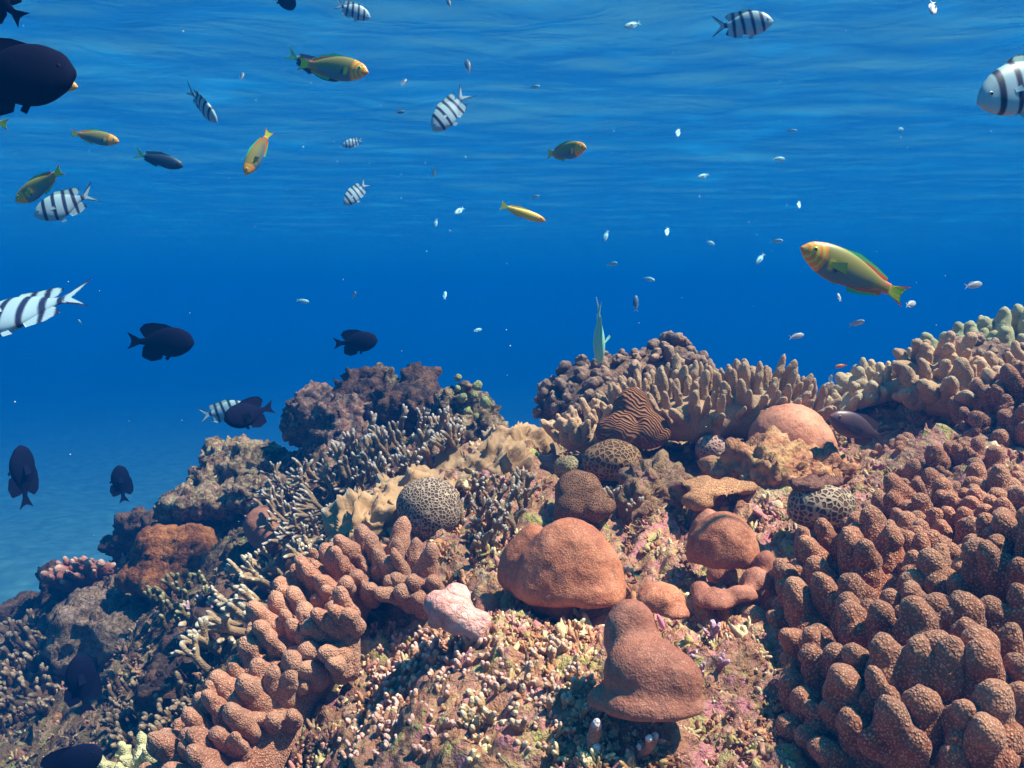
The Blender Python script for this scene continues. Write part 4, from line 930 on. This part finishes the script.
    A('orange_fish', 'orange_fish', 'tiny orange fish above the cream finger coral', 'fish', 841, 366, 2.3, 12, 190, 0)
    A('blue_grey_fish', 'small_fish', 'tiny dark fish beside the orange one at the crest gap', 'fish', 831, 378, 2.3, 12, 60, 30)
    g = 'small pale fish far out in the water'
    tiny = [(797, 336, 3.4, 16, 10, 'grey_fish', 'small grey fish under the tail of the largest wrasse, lowest of three'), (857, 323, 3.4, 15, 20, 'grey_fish', 'small grey fish between two others below the largest wrasse'),
        (911, 304, 3.2, 19, 8, 'grey_fish', 'small pale grey fish touching the tail of the largest wrasse'), (974, 285, 3.2, 20, 8, 'grey_fish', 'small pale grey fish at right over the greenish cream coral'),
        (839, 297, 3.8, 9, 100, 'grey_fish', 'tiny upright fish just beneath the largest wrasse'), (933, 8, 3, 24, 250, 'grey_fish', 'pale fish with dark fins at the top edge on the right'),
        (632, 25, 4, 18, 200, 'pale_fish', 'pale blue curled fish near the surface right of centre'), (535, 87, 4, 11, 0, 'pale_fish', 'tiny pale fish with dark tail above the purple grey wrasse'),
        (678, 133, 3.5, 13, 250, 'pale_fish', 'brightest tiny white fish right of the purple grey wrasse'), (703, 176, 4.5, 13, 200, 'pale_fish', 'faint pale fish below and right of the brightest white one'),
        (434, 172, 4, 10, 260, 'pale_fish', 'tiny pale blue fish under the bright striped fish'), (459, 211, 3.5, 14, 220, 'pale_fish', 'pale blue fish left of the slender yellow wrasse'),
        (436, 223, 4.5, 9, 260, 'pale_fish', 'tiny faint fish lower left of the yellow wrasse'), (535, 197, 4.5, 10, 10, 'pale_fish', 'tiny thin pale fish just above the yellow wrasse'),
        (667, 232, 3.8, 12, 250, 'pale_fish', 'tiny white fish in mid water right of the yellow wrasse'), (606, 236, 5, 12, 250, 'pale_fish', 'very faint fish in mid water below the yellow wrasse level'),
        (649, 279, 4.6, 13, 340, 'pale_fish', 'faint round pale fish above the bushy coral peak'), (711, 243, 4.8, 12, 340, 'pale_fish', 'pale hazy fish in mid water left of the largest wrasse'),
        (760, 259, 3.8, 14, 230, 'pale_fish', 'pale blue fish closest to the left of the largest wrasse'), (777, 241, 4.5, 12, 0, 'pale_fish', 'faint fish just above left of the largest wrasse'),
        (799, 205, 4.2, 11, 250, 'pale_fish', 'tiny pale blue fish above the largest wrasse'), (779, 159, 4.5, 14, 0, 'pale_fish', 'dim pale fish high above the largest wrasse'),
        (792, 131, 4.6, 10, 0, 'pale_fish', 'topmost faint pale fish in the right open water'), (901, 129, 4.6, 10, 0, 'pale_fish', 'faint pale fish left of the large cut off striped fish'),
        (303, 301, 4, 12, 350, 'pale_fish', 'pale blue fish in mid water at left of centre'), (354, 295, 4.4, 9, 60, 'pale_fish', 'tiny fish right of the pale blue one at mid left'),
        (445, 295, 4, 10, 90, 'pale_fish', 'tiny slim white fish alone in mid water centre'), (80, 322, 3, 6, 120, 'pale_fish', 'tiny bright fish behind the tail of the left edge striped fish'),
        (468, 66, 4, 18, 105, 'blue_grey_fish', 'dim upright dark fish above the bright striped fish'), (404, 82, 4.4, 12, 60, 'blue_grey_fish', 'dim dark fish left of the bright striped fish'),
        (400, 112, 4.4, 10, 10, 'blue_grey_fish', 'faint small dark fish left of bright striped fish, lower one'), (449, 3, 3.6, 12, 110, 'blue_grey_fish', 'dark fish tip at the top edge near centre'),
        (242, 76, 4.6, 12, 90, 'blue_grey_fish', 'faint dark upright fish between striped and orange headed fish'), (636, 303, 4.8, 16, 90, 'blue_grey_fish', 'ghostly hazy fish above the head-on green fish'),
        (612, 264, 4.8, 12, 10, 'pale_fish', 'barely visible pale fish above the ghostly hazy one'), (478, 330, 4.8, 10, 10, 'pale_fish', 'faint pale speck fish left of the head-on green fish')]
    for i, (x, y, d, L, an, kd, lb) in enumerate(tiny):
        A(kd, 'small_fish', lb, 'fish', x, y, d, L, an, (15, -30, 40)[i % 3], group=g)
build_water(); build_ground(); build_corals(); build_rubble(); build_fish(); build_specks()
